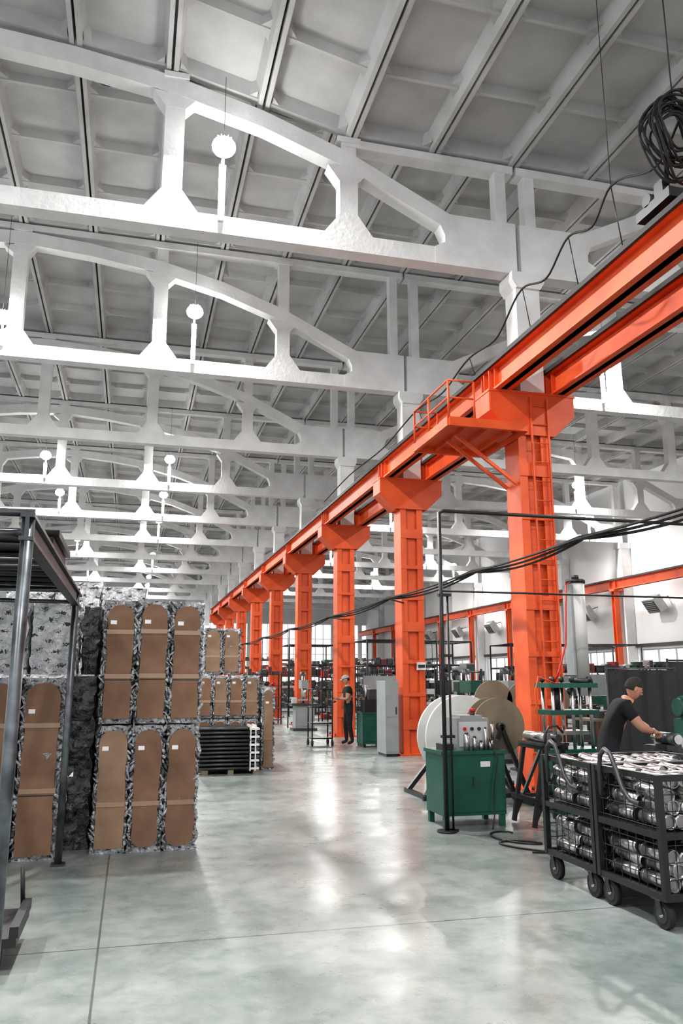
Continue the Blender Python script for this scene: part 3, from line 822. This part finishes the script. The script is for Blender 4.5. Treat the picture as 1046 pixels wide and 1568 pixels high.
for y in (8.6, 9.1):
    mb.bar((4.46, y, 0.02), (4.62, y, 0.86), 0.045, 0.045, 'black'); mb.bar((5.0, y, 0.02), (4.85, y, 0.86), 0.045, 0.045, 'black')
    mb.bar((4.49, y, 0.3), (4.97, y, 0.3), 0.04, 0.04, 'black'); mb.bar((4.46, y, 0.05), (4.85, y, 0.82), 0.035, 0.035, 'black')
for x, z in ((4.62, 0.88), (4.85, 0.88), (4.51, 0.3), (4.97, 0.3)): mb.bar((x, 8.5, z), (x, 9.2, z), 0.05, 0.05, 'black')
mb.b2(4.57, 4.92, 8.55, 9.15, 0.9, 0.93, 'dgrey')
mb.cyl((4.67, 8.6, 0.99), (4.67, 9.1, 0.99), 0.055, 'steel', n=16); mb.cyl((4.82, 8.6, 0.98), (4.82, 9.1, 0.98), 0.045, 'galv', n=16)
mb.tube([(4.60, 8.52, 0.93), (4.60, 8.5, 1.05), (4.64, 8.49, 1.12), (4.74, 8.49, 1.13), (4.82, 8.5, 1.05)], 0.014, 'dgrey', n=8)
mb.obj('welded_steel_stand')

# ------------------------------------------------------------------ four post press with tall white cylinder
mb = MB()
x0, x1, y0, y1 = 5.20, 5.92, 9.45, 9.85
mb.b2(x0, x1, y0, y1, 0, 0.72, 'dgreen'); mb.b2(x0-0.03, x1+0.03, y0-0.03, y1+0.03, 0.72, 0.78, 'green')
for x in (x0+0.08, x0+0.36, x1-0.10):
    for y in (y0+0.07, y1-0.07):
        mb.cyl((x, y, 0.78), (x, y, 1.62), 0.022, 'steel', n=12); mb.cyl((x, y, 1.62), (x, y, 1.68), 0.035, 'dgrey', n=8)
mb.b2(x0, x1-0.02, y0, y1, 1.54, 1.60, 'green'); mb.b2(x0, x1-0.02, y0, y1, 1.20, 1.26, 'dgreen'); mb.b2(x0+0.1, x1-0.15, y0+0.05, y1-0.05, 0.95, 1.0, 'steel')
mb.cyl((x0+0.2, (y0+y1)/2, 1.26), (x0+0.2, (y0+y1)/2, 1.54), 0.05, 'dgrey', n=14)
mb.cyl((5.78, 9.65, 1.6), (5.78, 9.65, 1.66), 0.15, 'dgrey', n=20)
mb.cyl((5.78, 9.65, 1.66), (5.78, 9.65, 2.92), 0.118, 'whitep', n=28); mb.cyl((5.78, 9.65, 2.92), (5.78, 9.65, 2.97), 0.13, 'black', n=24); mb.cyl((5.78, 9.65, 2.97), (5.78, 9.65, 3.03), 0.05, 'black', n=12)
mb.b2(5.64, 5.665, 9.55, 9.75, 1.7, 2.9, 'grey')
mb.tube([(5.72, 9.6, 2.95), (5.6, 9.58, 2.9), (5.56, 9.55, 2.6), (5.5, 9.5, 2.1), (5.35, 9.45, 1.75), (5.3, 9.5, 1.6)], 0.012, 'red', n=6)
mb.tube([(5.28, 9.45, 1.6), (5.05, 9.45, 1.68), (5.0, 9.45, 1.5), (5.02, 9.45, 1.0), (5.15, 9.5, 0.8)], 0.011, 'orange', n=6)
mb.obj('hydraulic_press')

mb = MB()
mb.M = Matrix.Translation((-0.12, -0.05, 0))
mb.b2(6.05, 7.6, 8.0, 8.6, 0, 0.12, 'dgreen'); mb.b2(6.1, 6.5, 8.05, 8.55, 0.12, 0.82, 'green'); mb.b2(7.1, 7.55, 8.05, 8.55, 0.12, 0.82, 'green')
mb.b2(6.02, 7.62, 7.98, 8.6, 0.82, 0.90, 'dgrey'); mb.b2(6.05, 6.5, 8.1, 8.45, 0.90, 1.0, 'steel')
mb.b2(6.55, 7.1, 8.05, 8.5, 0.90, 1.2, 'green')
mb.cyl((6.33, 8.28, 1.33), (6.80, 8.28, 1.33), 0.13, 'green', n=24)
for k in range(12):
    t = 2*math.pi*k/12; mb.box((6.57, 8.28+0.135*math.cos(t), 1.33+0.135*math.sin(t)), (0.4, 0.012, 0.02), 'green', rot=Matrix.Rotation(t, 3, 'X'))
mb.cyl((6.27, 8.28, 1.33), (6.33, 8.28, 1.33), 0.10, 'dgreen', n=20)
mb.b2(6.3, 6.5, 8.15, 8.4, 1.0, 1.2, 'dgreen')
mb.cyl((6.3, 8.1, 1.08), (6.58, 8.1, 1.08), 0.05, 'steel', n=16); mb.cyl((6.24, 8.1, 1.08), (6.30, 8.1, 1.08), 0.03, 'dgrey', n=12)
mb.b2(6.6, 6.75, 8.0, 8.06, 1.42, 1.60, 'green')
mb.obj('green_lathe')
mb = MB()
mb.cyl((5.66, 7.78, 0.0), (5.66, 7.78, 0.03), 0.16, 'dgrey', n=20); mb.cyl((5.66, 7.78, 0.03), (5.66, 7.78, 0.9), 0.04, 'dgrey', n=14)
mb.b2(5.58, 5.76, 7.68, 7.88, 0.90, 0.96, 'dgrey')
mb.cyl((5.67, 7.62, 1.02), (5.67, 7.92, 1.02), 0.065, 'galv', n=20); mb.cyl((5.67, 7.60, 1.02), (5.67, 7.62, 1.02), 0.05, 'steel', n=18)
mb.cyl((5.67, 7.92, 1.02), (5.67, 8.05, 1.02), 0.03, 'steel', n=14)
mb.obj('pipe_clamp_fixture')

def screen(x0, x1, y, h):
    mb = MB()
    n = 14; vs = []; fs = []
    for k in range(n+1):
        x = x0+(x1-x0)*k/n; yy = y+0.03*math.sin(k*1.7)
        vs += [(x, yy, 0.15), (x, yy, h)]
    for k in range(n): fs.append((2*k, 2*k+2, 2*k+3, 2*k+1))
    mb.add(vs, fs, 'black', True)
    for x in (x0, x1): mb.cyl((x, y, 0.0), (x, y, h+0.05), 0.02, 'dgrey', n=8); mb.b2(x-0.03, x+0.03, y-0.25, y+0.25, 0, 0.03, 'dgrey')
    mb.cyl((x0, y, h+0.02), (x1, y, h+0.02), 0.015, 'dgrey', n=8)
    return mb.obj('welding_screen')
screen(7.6, 8.9, 11.9, 1.80); screen(9.0, 10.8, 12.2, 1.95); screen(10.9, 12.7, 13.5, 1.9)

# ------------------------------------------------------------------ background equipment
def shelf(x, y, w=1.2, d=0.5, h=1.9, lv=4, m='dgrey'):
    mb = MB(); rnd = random.Random(x*31+y)
    for sx in (0, w):
        for sy in (0, d): mb.b2(x+sx-0.02, x+sx+0.02, y+sy-0.02, y+sy+0.02, 0, h, m)
    for k in range(lv):
        z = 0.15+(h-0.25)*k/(lv-1); mb.b2(x, x+w, y, y+d, z, z+0.025, m)
        q = x+0.05
        while q < x+w-0.2 and k < lv:
            ww = rnd.uniform(0.12, 0.3); hh = rnd.uniform(0.1, 0.36)
            mm = rnd.choice(['black', 'black', 'grey', 'dgreen', 'steel', 'card', 'dgrey', 'dgrey', 'red'])
            if rnd.random() < 0.6: mb.b2(q, q+ww, y+0.05, y+d-0.05, z+0.025, z+0.025+hh, mm); mb.b2(q+0.02, q+ww-0.02, y+0.045, y+0.05, z+0.05, z+hh, 'dgrey')
            else:
                mb.cyl((q+ww/2, y+0.06, z+0.025+ww*0.3), (q+ww/2, y+d-0.06, z+0.025+ww*0.3), ww*0.3, mm, n=14)
            q += ww+0.04
    return mb.obj('equipment_shelf')
def machine(x, y, body='green', rz=0, s=1.0):
    mb = MB(); mb.M = Matrix.Translation((x, y, 0)) @ Matrix.Rotation(rz, 4, 'Z') @ Matrix.Scale(s, 4)
    mb.b2(-0.4, 0.4, -0.3, 0.3, 0, 0.08, 'dgrey'); mb.b2(-0.32, 0.32, -0.25, 0.25, 0.08, 0.8, body); mb.b2(-0.28, 0.28, -0.262, -0.25, 0.15, 0.72, body)
    mb.b2(-0.45, 0.45, -0.32, 0.3, 0.8, 0.87, 'dgrey'); mb.cyl((0, 0.15, 0.87), (0, 0.15, 1.75), 0.06, 'steel', n=14)
    mb.b2(-0.12, 0.12, -0.22, 0.28, 1.35, 1.62, body); mb.cyl((0, -0.14, 1.08), (0, -0.14, 1.35), 0.045, 'steel', r2=0.06, n=14)
    mb.cyl((0, 0.2, 1.62), (0, 0.2, 1.88), 0.09, 'dgrey', n=16); mb.b2(-0.2, 0.2, -0.25, 0.05, 0.95, 1.0, 'grey')
    for t in (0, 2.1, 4.2): mb.cyl((0.12, -0.1, 1.45), (0.15, -0.1+0.2*math.cos(t), 1.45+0.2*math.sin(t)), 0.01, 'black', n=6)
    mb.b2(-0.4, -0.25, -0.1, 0.1, 0.87, 1.05, 'lgrey')
    return mb.obj('drill_press')
def bench(x, y, w=1.8, d=0.7):
    mb = MB()
    for sx in (0.05, w-0.05):
        for sy in (0.05, d-0.05): mb.b2(x+sx-0.03, x+sx+0.03, y+sy-0.03, y+sy+0.03, 0, 0.8, 'dgrey')
    mb.b2(x, x+w, y, y+d, 0.8, 0.85, 'wood'); mb.b2(x+0.05, x+w-0.05, y+0.05, y+d-0.05, 0.25, 0.28, 'dgrey')
    mb.b2(x+0.2, x+0.42, y+0.1, y+0.3, 0.85, 1.0, 'dgrey'); mb.cyl((x+0.31, y-0.05, 0.95), (x+0.31, y+0.1, 0.95), 0.015, 'steel', n=8)
    mb.b2(x+0.8, x+1.2, y+0.1, y+0.5, 0.85, 1.12, 'green'); mb.cyl((x+1.4, y+0.3, 0.85), (x+1.4, y+0.3, 1.2), 0.08, 'steel', n=14)
    mb.b2(x+0.4, x+0.9, y+0.1, y+0.5, 0.28, 0.6, 'card'); mb.cyl((x+0.1, y+d-0.05, 0.85), (x+0.1, y+d-0.05, 1.75), 0.02, 'black', n=8); mb.cyl((x+w-0.1, y+d-0.05, 0.85), (x+w-0.1, y+d-0.05, 1.75), 0.02, 'black', n=8)
    mb.b2(x+0.05, x+w-0.05, y+d-0.07, y+d-0.04, 1.3, 1.75, 'grey')
    return mb.obj('workbench')
def booth(x, y, w=2.4, d=1.6, h=2.9):
    mb = MB()
    for sx in (0, w):
        for sy in (0, d): mb.cyl((x+sx, y+sy, 0), (x+sx, y+sy, h), 0.03, 'black', n=8); mb.cyl((x+sx, y+sy, 0), (x+sx, y+sy, 0.02), 0.08, 'black', n=10)
    for z in (h, h*0.72):
        for sy in (0, d): mb.cyl((x, y+sy, z), (x+w, y+sy, z), 0.025, 'black', n=8)
        for sx in (0, w): mb.cyl((x+sx, y, z), (x+sx, y+d, z), 0.025, 'black', n=8)
    for k in range(3):
        q = x+w*(k+0.5)/3; mb.cyl((q, y+d/2, h), (q, y+d/2, h*0.62), 0.012, 'black', n=6); mb.cyl((q, y+d/2, h*0.62), (q, y+d/2, h*0.55), 0.05, 'dgrey', r2=0.02, n=10)
    mb.cyl((x, y+d/2, h), (x+w, y+d/2, h), 0.02, 'black', n=8)
    return mb.obj('welding_booth_frame')
machine(7.6, 15.5, 'grey'); machine(8.6, 17.5, 'green'); machine(7.4, 20.8, 'dgreen'); machine(9.8, 21.5, 'grey'); machine(10.6, 25, 'green', 0.4); machine(13, 27, 'grey', 0.3)
bench(9.2, 15.0); bench(7.0, 23.8); bench(11.5, 19); bench(13.5, 23); bench(9, 30)
shelf(7.3, 18.4, 1.0); shelf(10.2, 18.0, 1.6); shelf(12.4, 16, 1.6); shelf(8, 27, 1.5); shelf(11, 33, 2); shelf(14.5, 30, 2.2); shelf(16, 25, 2, 0.6, 2.1, 4, 'green'); shelf(7.2, 34, 1.5); shelf(15.5, 18.5, 2.0)
shelf(4.5, 30.2, 1.0, 0.6, 1.9, 5, 'black'); shelf(4.4, 33.5, 0.9, 0.6, 1.8, 5, 'black'); shelf(2.6, 38.0, 2.2, 0.6, 1.7); shelf(3.3, 46, 2.4, 0.8, 2.2); shelf(7, 42, 3, 0.8, 2.0)
shelf(7.1, 30.3, 1.4, 0.6, 2.3, 5, 'black'); shelf(9.4, 36, 2.4, 0.6, 2.4, 5, 'black'); shelf(12.5, 38.5, 2.6, 0.7, 2.3, 5, 'black'); shelf(17.5, 33, 2.4, 0.7, 2.2, 4, 'black'); shelf(20.2, 28.5, 2.4, 0.7, 2.2, 4, 'black'); shelf(18.5, 22, 2.2, 0.7, 2.0, 4, 'black'); shelf(8.5, 50, 4, 0.8, 2.6, 5, 'black'); shelf(13.5, 47, 4, 0.8, 2.6, 5, 'black')
shelf(9.9, 45, 2.6, 0.8, 2.4, 5, 'black'); shelf(6.9, 56, 5, 0.8, 3.0, 6, 'black'); shelf(1.0, 58, 4, 0.8, 2.8, 6, 'black'); shelf(14, 60, 5, 0.8, 3.0, 6, 'black'); shelf(15.5, 53, 4, 0.8, 2.8, 5, 'black')
machine(5.6, 26.6, 'grey'); machine(5.0, 37.0, 'dgreen'); machine(8.4, 20.0, 'lgrey'); machine(11.4, 22.6, 'dgreen', 0.2); machine(7.4, 17.0, 'dgreen', 0.1); machine(12.6, 31, 'green', 0.4); machine(15.0, 27.5, 'grey')
booth(7.4, 25.2); booth(9.7, 27.6, 2.4, 1.8, 3.0); booth(7.0, 36.5, 2.2, 2, 3.2); booth(12.2, 24.6, 2.4, 1.6, 2.8); booth(17.0, 28.4, 2.8, 2, 3.0)
def blanks(x, y):
    mb = MB()
    for k in range(3):
        c = Vector((x+0.62*k, y, 1.25)); mb.cyl(c, c+Vector((0, 0.04, 0)), 0.38-0.03*k, 'wood', n=32); mb.cyl(c+Vector((0, -0.05, 0)), c+Vector((0, 0.1, 0)), 0.06, 'dgrey', n=12); mb.bar((c.x, y+0.08, 1.25), (c.x, y+0.08, 0), 0.07, 0.07, 'dgrey'); mb.b2(c.x-0.2, c.x+0.2, y-0.15, y+0.3, 0, 0.04, 'dgrey')
    return mb.obj('disc_blank_stand')
blanks(6.5, 13.9)

mb = MB(); mb.b2(5.44, 5.74, 17.15, 17.8, 0.06, 1.62, 'grey'); mb.b2(5.46, 5.72, 17.14, 17.15, 0.1, 0.8, 'grey'); mb.b2(5.46, 5.72, 17.14, 17.15, 0.84, 1.58, 'grey'); mb.b2(5.67, 5.69, 17.12, 17.14, 0.9, 1.05, 'black'); mb.b2(5.46, 5.72, 17.17, 17.78, 0, 0.06, 'black'); mb.obj('grey_tool_cabinet')
mb = MB(); x0, x1, y0, y1 = 5.62, 6.18, 19.6, 20.15
mb.b2(x0, x1, y0, y1, 0.08, 0.8, 'green'); mb.b2(x0+0.03, x1-0.03, y0-0.01, y0, 0.14, 0.74, 'green'); mb.b2(x0-0.02, x1+0.02, y0-0.02, y1+0.02, 0.8, 0.84, 'dgreen')
for x in (x0+0.05, x1-0.05): mb.b2(x-0.03, x+0.03, y0, y1, 0, 0.08, 'black')
mb.b2(x0+0.08, x1-0.05, y0+0.06, y1-0.06, 0.84, 1.15, 'black'); mb.b2(x0+0.2, x1-0.15, y0+0.1, y1-0.1, 1.15, 1.4, 'dgrey'); mb.cyl((x0+0.15, y0+0.2, 1.15), (x0+0.15, y0+0.2, 1.5), 0.03, 'steel', n=10)
mb.obj('green_machine_cabinet')
mb = MB(); mb.b2(6.25, 6.45, 17.29, 17.345, 1.85, 2.02, 'label'); mb.b2(6.27, 6.43, 17.283, 17.29, 1.90, 1.97, 'black'); mb.obj('column_sign_plate')
mb = MB()
x0, x1, y0, y1 = 4.50, 5.02, 20.3, 20.8
for x in (x0, x1):
    for y in (y0, y1):
        mb.cyl((x, y, 0.14), (x, y, 1.42), 0.018, 'black', n=8); mb.cyl((x-0.02, y, 0.07), (x+0.02, y, 0.07), 0.07, 'rubber', n=16)
for z in (0.18, 0.55, 0.95, 1.40):
    for y in (y0, y1): mb.cyl((x0, y, z), (x1, y, z), 0.015, 'black', n=8)
    for x in (x0, x1): mb.cyl((x, y0, z), (x, y1, z), 0.015, 'black', n=8)
mb.b2(x0, x1, y0, y1, 0.18, 0.2, 'dgrey'); mb.b2(x0, x1, y0, y1, 0.55, 0.57, 'dgrey')
mb.tube([(x1, y0+0.03, 1.05), (x1+0.1, y0+0.03, 1.09), (x1+0.1, y1-0.03, 1.09), (x1, y1-0.03, 1.05)], 0.014, 'black', n=8)
mb.obj('tube_frame_handcart')

def heater(y):
    mb = MB(); R = Matrix.Rotation(math.radians(-35), 3, 'Y')
    c = Vector((23.9, y, 5.15))
    mb.box(c, (0.45, 0.95, 0.75), 'lgrey', rot=R)
    mb.box(c+R @ Vector((-0.235, 0, 0)), (0.03, 0.82, 0.62), 'heat', rot=R)
    for k in range(6): mb.box(c+R @ Vector((-0.26, 0, -0.26+0.1*k)), (0.05, 0.8, 0.012), 'grey', rot=R)
    mb.bar(c+Vector((0.1, -0.35, 0.2)), (24.44, y-0.35, 5.5), 0.04, 0.04, 'dgrey'); mb.bar(c+Vector((0.1, 0.35, 0.2)), (24.44, y+0.35, 5.5), 0.04, 0.04, 'dgrey')
    return mb.obj('wall_fan_heater')
for k in range(8): heater(33+6*k-6)

# ------------------------------------------------------------------ people
def skin_mesh(verts, edges, radii, sub=2):
    me = bpy.data.meshes.new('tmp'); me.from_pydata([tuple(v) for v in verts], edges, [])
    ob = bpy.data.objects.new('tmp', me); COL.objects.link(ob)
    ob.modifiers.new('s', 'SKIN')
    sv = me.skin_vertices[0].data
    for i, r in enumerate(radii):
        sv[i].radius = (r, r) if not isinstance(r, tuple) else r
        sv[i].use_root = (i == 0)
    m2 = ob.modifiers.new('ss', 'SUBSURF'); m2.levels = sub
    bpy.context.view_layer.update()
    dg = bpy.context.evaluated_depsgraph_get()
    e = bpy.data.meshes.new_from_object(ob.evaluated_get(dg))
    vs = [v.co.copy() for v in e.vertices]; fs = [tuple(p.vertices) for p in e.polygons]
    bpy.data.objects.remove(ob); bpy.data.meshes.remove(me); bpy.data.meshes.remove(e)
    return vs, fs
def segdist(p, a, b):
    ab = b-a; t = max(0, min(1, (p-a).dot(ab)/max(ab.length_squared, 1e-9))); return (p-(a+ab*t)).length, t

def person(name, loc, rz, J, sleeve=0.9, cap=None, head_pitch=0.0, head_yaw=0.0):
    mb = MB(); mb.M = Matrix.Translation(loc) @ Matrix.Rotation(rz, 4, 'Z')
    names = ['pelvis', 'waist', 'chest', 'neck', 'headb', 'shL', 'elL', 'wrL', 'shR', 'elR', 'wrR', 'hipL', 'knL', 'anL', 'toL', 'hipR', 'knR', 'anR', 'toR']
    rad = {'pelvis': 0.150, 'waist': 0.142, 'chest': 0.165, 'neck': 0.062, 'headb': 0.055, 'sh': 0.080, 'el': 0.050, 'wr': 0.031, 'hip': 0.105, 'kn': 0.068, 'an': 0.048, 'to': 0.042}
    E = [('pelvis', 'waist', 'shirt'), ('waist', 'chest', 'shirt'), ('chest', 'neck', 'shirt'), ('neck', 'headb', 'skin'),
         ('chest', 'shL', 'shirt'), ('shL', 'elL', 'ua'), ('elL', 'wrL', 'fa'), ('chest', 'shR', 'shirt'), ('shR', 'elR', 'ua'), ('elR', 'wrR', 'fa'),
         ('pelvis', 'hipL', 'tr'), ('hipL', 'knL', 'tr'), ('knL', 'anL', 'tr'), ('anL', 'toL', 'shoe'), ('pelvis', 'hipR', 'tr'), ('hipR', 'knR', 'tr'), ('knR', 'anR', 'tr'), ('anR', 'toR', 'shoe')]
    V = [Vector(J[n]) for n in names]
    R = []
    for n in names:
        k = n if n in rad else n[:-1]
        r = rad[k]; R.append((r, r*0.82) if n in ('pelvis', 'waist', 'chest') else r)
    idx = {n: i for i, n in enumerate(names)}
    vs, fs = skin_mesh(V, [(idx[a], idx[b]) for a, b, _ in E], R)
    groups = {}
    for f in fs:
        c = sum((vs[i] for i in f), Vector())/len(f)
        best = None
        for a, b, lab in E:
            d, t = segdist(c, V[idx[a]], V[idx[b]])
            if best is None or d < best[0]: best = (d, lab, t)
        lab, t = best[1], best[2]
        m = {'shirt': 'cloth', 'tr': 'cloth2', 'skin': 'skin', 'shoe': 'rubber', 'ua': 'cloth', 'fa': 'skin' if sleeve < 1 else 'cloth'}[lab]
        if lab == 'ua' and sleeve < 1 and t > sleeve: m = 'skin'
        if lab == 'fa' and sleeve >= 1 and t > 0.95: m = 'skin'
        groups.setdefault(m, []).append(f)
    for m, ff in groups.items(): mb.add(vs, ff, m, True)
    for S, sg in (('L', 1), ('R', -1)):
        W = Vector(J['wr'+S]); f = (W-Vector(J['el'+S])).normalized()
        side = Vector((sg, 0, 0)); side = (side-f*side.dot(f)).normalized()
        dn = Vector((0, 0, -1)); dn = (dn-f*dn.dot(f)); dn = dn.normalized() if dn.length > 0.1 else Vector((0, 1, 0))
        side = f.cross(dn)*(1 if f.cross(dn).dot(side) > 0 else -1)
        side = -side
        hv = [W, W+f*0.045]; he = [(0, 1)]; hr = [0.027, 0.030]
        for k, (off, ln) in enumerate(((0.030, 0.072), (0.010, 0.080), (-0.010, 0.075), (-0.029, 0.060))):
            kn = W+f*0.09+side*off
            i0 = len(hv)
            hv += [kn, kn+(f*0.75+dn*0.66)*ln*0.45, kn+(f*0.75+dn*0.66)*ln*0.45+(dn*0.95-f*0.1)*ln*0.32, kn+(f*0.75+dn*0.66)*ln*0.45+(dn*0.95-f*0.1)*ln*0.32+(dn*0.5-f*0.8)*ln*0.25]
            he += [(1, i0), (i0, i0+1), (i0+1, i0+2), (i0+2, i0+3)]; hr += [0.0115, 0.009, 0.0085, 0.007]
        i0 = len(hv); b0 = W+f*0.03+side*0.03
        hv += [b0+dn*0.005, b0+side*0.022+f*0.025+dn*0.015, b0+side*0.020+f*0.05+dn*0.032]; he += [(0, i0), (i0, i0+1), (i0+1, i0+2)]; hr += [0.013, 0.010, 0.008]
        v2, f2 = skin_mesh(hv, he, hr, 1); mb.add(v2, f2, 'skin', True)
    hb = Vector(J['headb']); Rm = Matrix.Rotation(head_yaw, 3, 'Z') @ Matrix.Rotation(head_pitch, 3, 'X')
    c = hb+Rm @ Vector((0, 0.015, 0.10))
    def hf(p):
        q = p.copy()
        if q.z < 0:
            k = -q.z/0.118; q.x *= 1-0.38*k*k; q.y = q.y*(1-0.15*k)+0.018*k
            if q.y < 0: q.y *= 1-0.25*k
        if q.y > 0.05: q.y = 0.05+(q.y-0.05)*0.75
        return q
    mb.sph(c, (0.077, 0.098, 0.118), 'skin', Rm, 20, 16, hf)
    def hp(x, y, z): return c+Rm @ Vector((x, y, z))
    mb.sph(hp(0, 0.092, -0.022), (0.013, 0.020, 0.014), 'skin', Rm, 10, 8); mb.sph(hp(0, 0.086, -0.004), (0.009, 0.013, 0.026), 'skin', Rm, 10, 8)
    for sx in (-1, 1):
        mb.sph(hp(sx*0.030, 0.077, 0.004), (0.013, 0.010, 0.008), 'eye', Rm, 10, 8); mb.sph(hp(sx*0.030, 0.085, 0.004), (0.005, 0.004, 0.006), 'black', Rm, 8, 6)
        mb.sph(hp(sx*0.031, 0.079, 0.022), (0.018, 0.010, 0.005), 'hair', Rm, 8, 6)
        mb.sph(hp(sx*0.079, -0.004, -0.008), (0.008, 0.019, 0.030), 'skin', Rm, 10, 8)
    mb.sph(hp(0, 0.080, -0.055), (0.022, 0.010, 0.007), 'lip', Rm, 10, 6)
    def hairf(p):
        q = p.copy()
        if q.z < 0.02 and q.y > -0.01: q = q*0.9
        if q.z > 0.02 and q.y > 0.06: q.y *= 0.93
        return q
    mb.sph(c+Rm @ Vector((0, -0.008, 0.014)), (0.083, 0.100, 0.112), 'hair', Rm, 20, 14, hairf, zmin=-0.45)
    if cap:
        mb.sph(c+Rm @ Vector((0, -0.002, 0.035)), (0.088, 0.106, 0.095), cap, Rm, 20, 12, None, zmin=0.0)
        pts = [(0.072*math.cos(t), 0.075+0.085*math.sin(t)) for t in [math.pi*k/10 for k in range(11)]]
        vs = [hp(x, y, 0.037-0.2*(y-0.075)) for x, y in pts]+[hp(x, y, 0.044-0.2*(y-0.075)) for x, y in pts]
        n = len(pts)
        mb.add(vs, [tuple(range(n)), tuple(range(2*n-1, n-1, -1))]+[(k, n+k, n+(k+1) % n, (k+1) % n) for k in range(n)], cap)
    return mb.obj(name)
J1 = dict(pelvis=(0, 0, 0.93), waist=(0, 0.01, 1.10), chest=(0, 0.02, 1.32), neck=(0, 0.02, 1.47), headb=(0, 0.035, 1.54),
          shL=(0.19, 0.02, 1.40), elL=(0.23, 0.10, 1.15), wrL=(0.18, 0.30, 1.16), shR=(-0.19, 0.02, 1.40), elR=(-0.23, 0.10, 1.15), wrR=(-0.18, 0.30, 1.16),
          hipL=(0.095, 0, 0.86), knL=(0.11, 0.05, 0.48), anL=(0.11, 0.02, 0.09), toL=(0.12, 0.16, 0.045), hipR=(-0.095, 0, 0.86), knR=(-0.11, 0.0, 0.48), anR=(-0.11, -0.08, 0.09), toR=(-0.12, 0.06, 0.045))
person('factory_worker', (5.50, 20.50, 0), math.radians(90), J1, 0.5, 'cap', -0.25, 0.0)
J2 = dict(pelvis=(0, -0.06, 0.92), waist=(0, 0.0, 1.09), chest=(0, 0.11, 1.29), neck=(0, 0.19, 1.41), headb=(0, 0.235, 1.465),
          shL=(0.20, 0.13, 1.36), elL=(0.25, 0.28, 1.14), wrL=(0.13, 0.42, 1.10), shR=(-0.20, 0.14, 1.36), elR=(-0.25, 0.33, 1.20), wrR=(-0.12, 0.46, 1.11),
          hipL=(0.1, -0.05, 0.86), knL=(0.12, 0.04, 0.48), anL=(0.12, 0.0, 0.09), toL=(0.13, 0.14, 0.045), hipR=(-0.1, -0.05, 0.86), knR=(-0.12, -0.05, 0.48), anR=(-0.12, -0.12, 0.09), toR=(-0.13, 0.02, 0.045))
person('factory_worker', (5.12, 8.02, 0), math.radians(-110), J2, 0.55, None, -0.45, 0.10)

# ------------------------------------------------------------------ world
w = bpy.data.worlds.new('overcast_sky'); scene.world = w; w.use_nodes = True
bg = w.node_tree.nodes['Background']; bg.inputs['Color'].default_value = (0.96, 0.98, 1.0, 1); bg.inputs['Strength'].default_value = 1.2

# ------------------------------------------------------------------ camera
cd = bpy.data.cameras.new('camera'); cam = bpy.data.objects.new('camera', cd); COL.objects.link(cam)
cam.location = (0, 0, 1.65)
cam.rotation_euler = (math.radians(90+11.85), 0, math.radians(-14.53))
cd.sensor_width = 36; cd.lens = 28.0; cd.clip_end = 300
scene.camera = cam
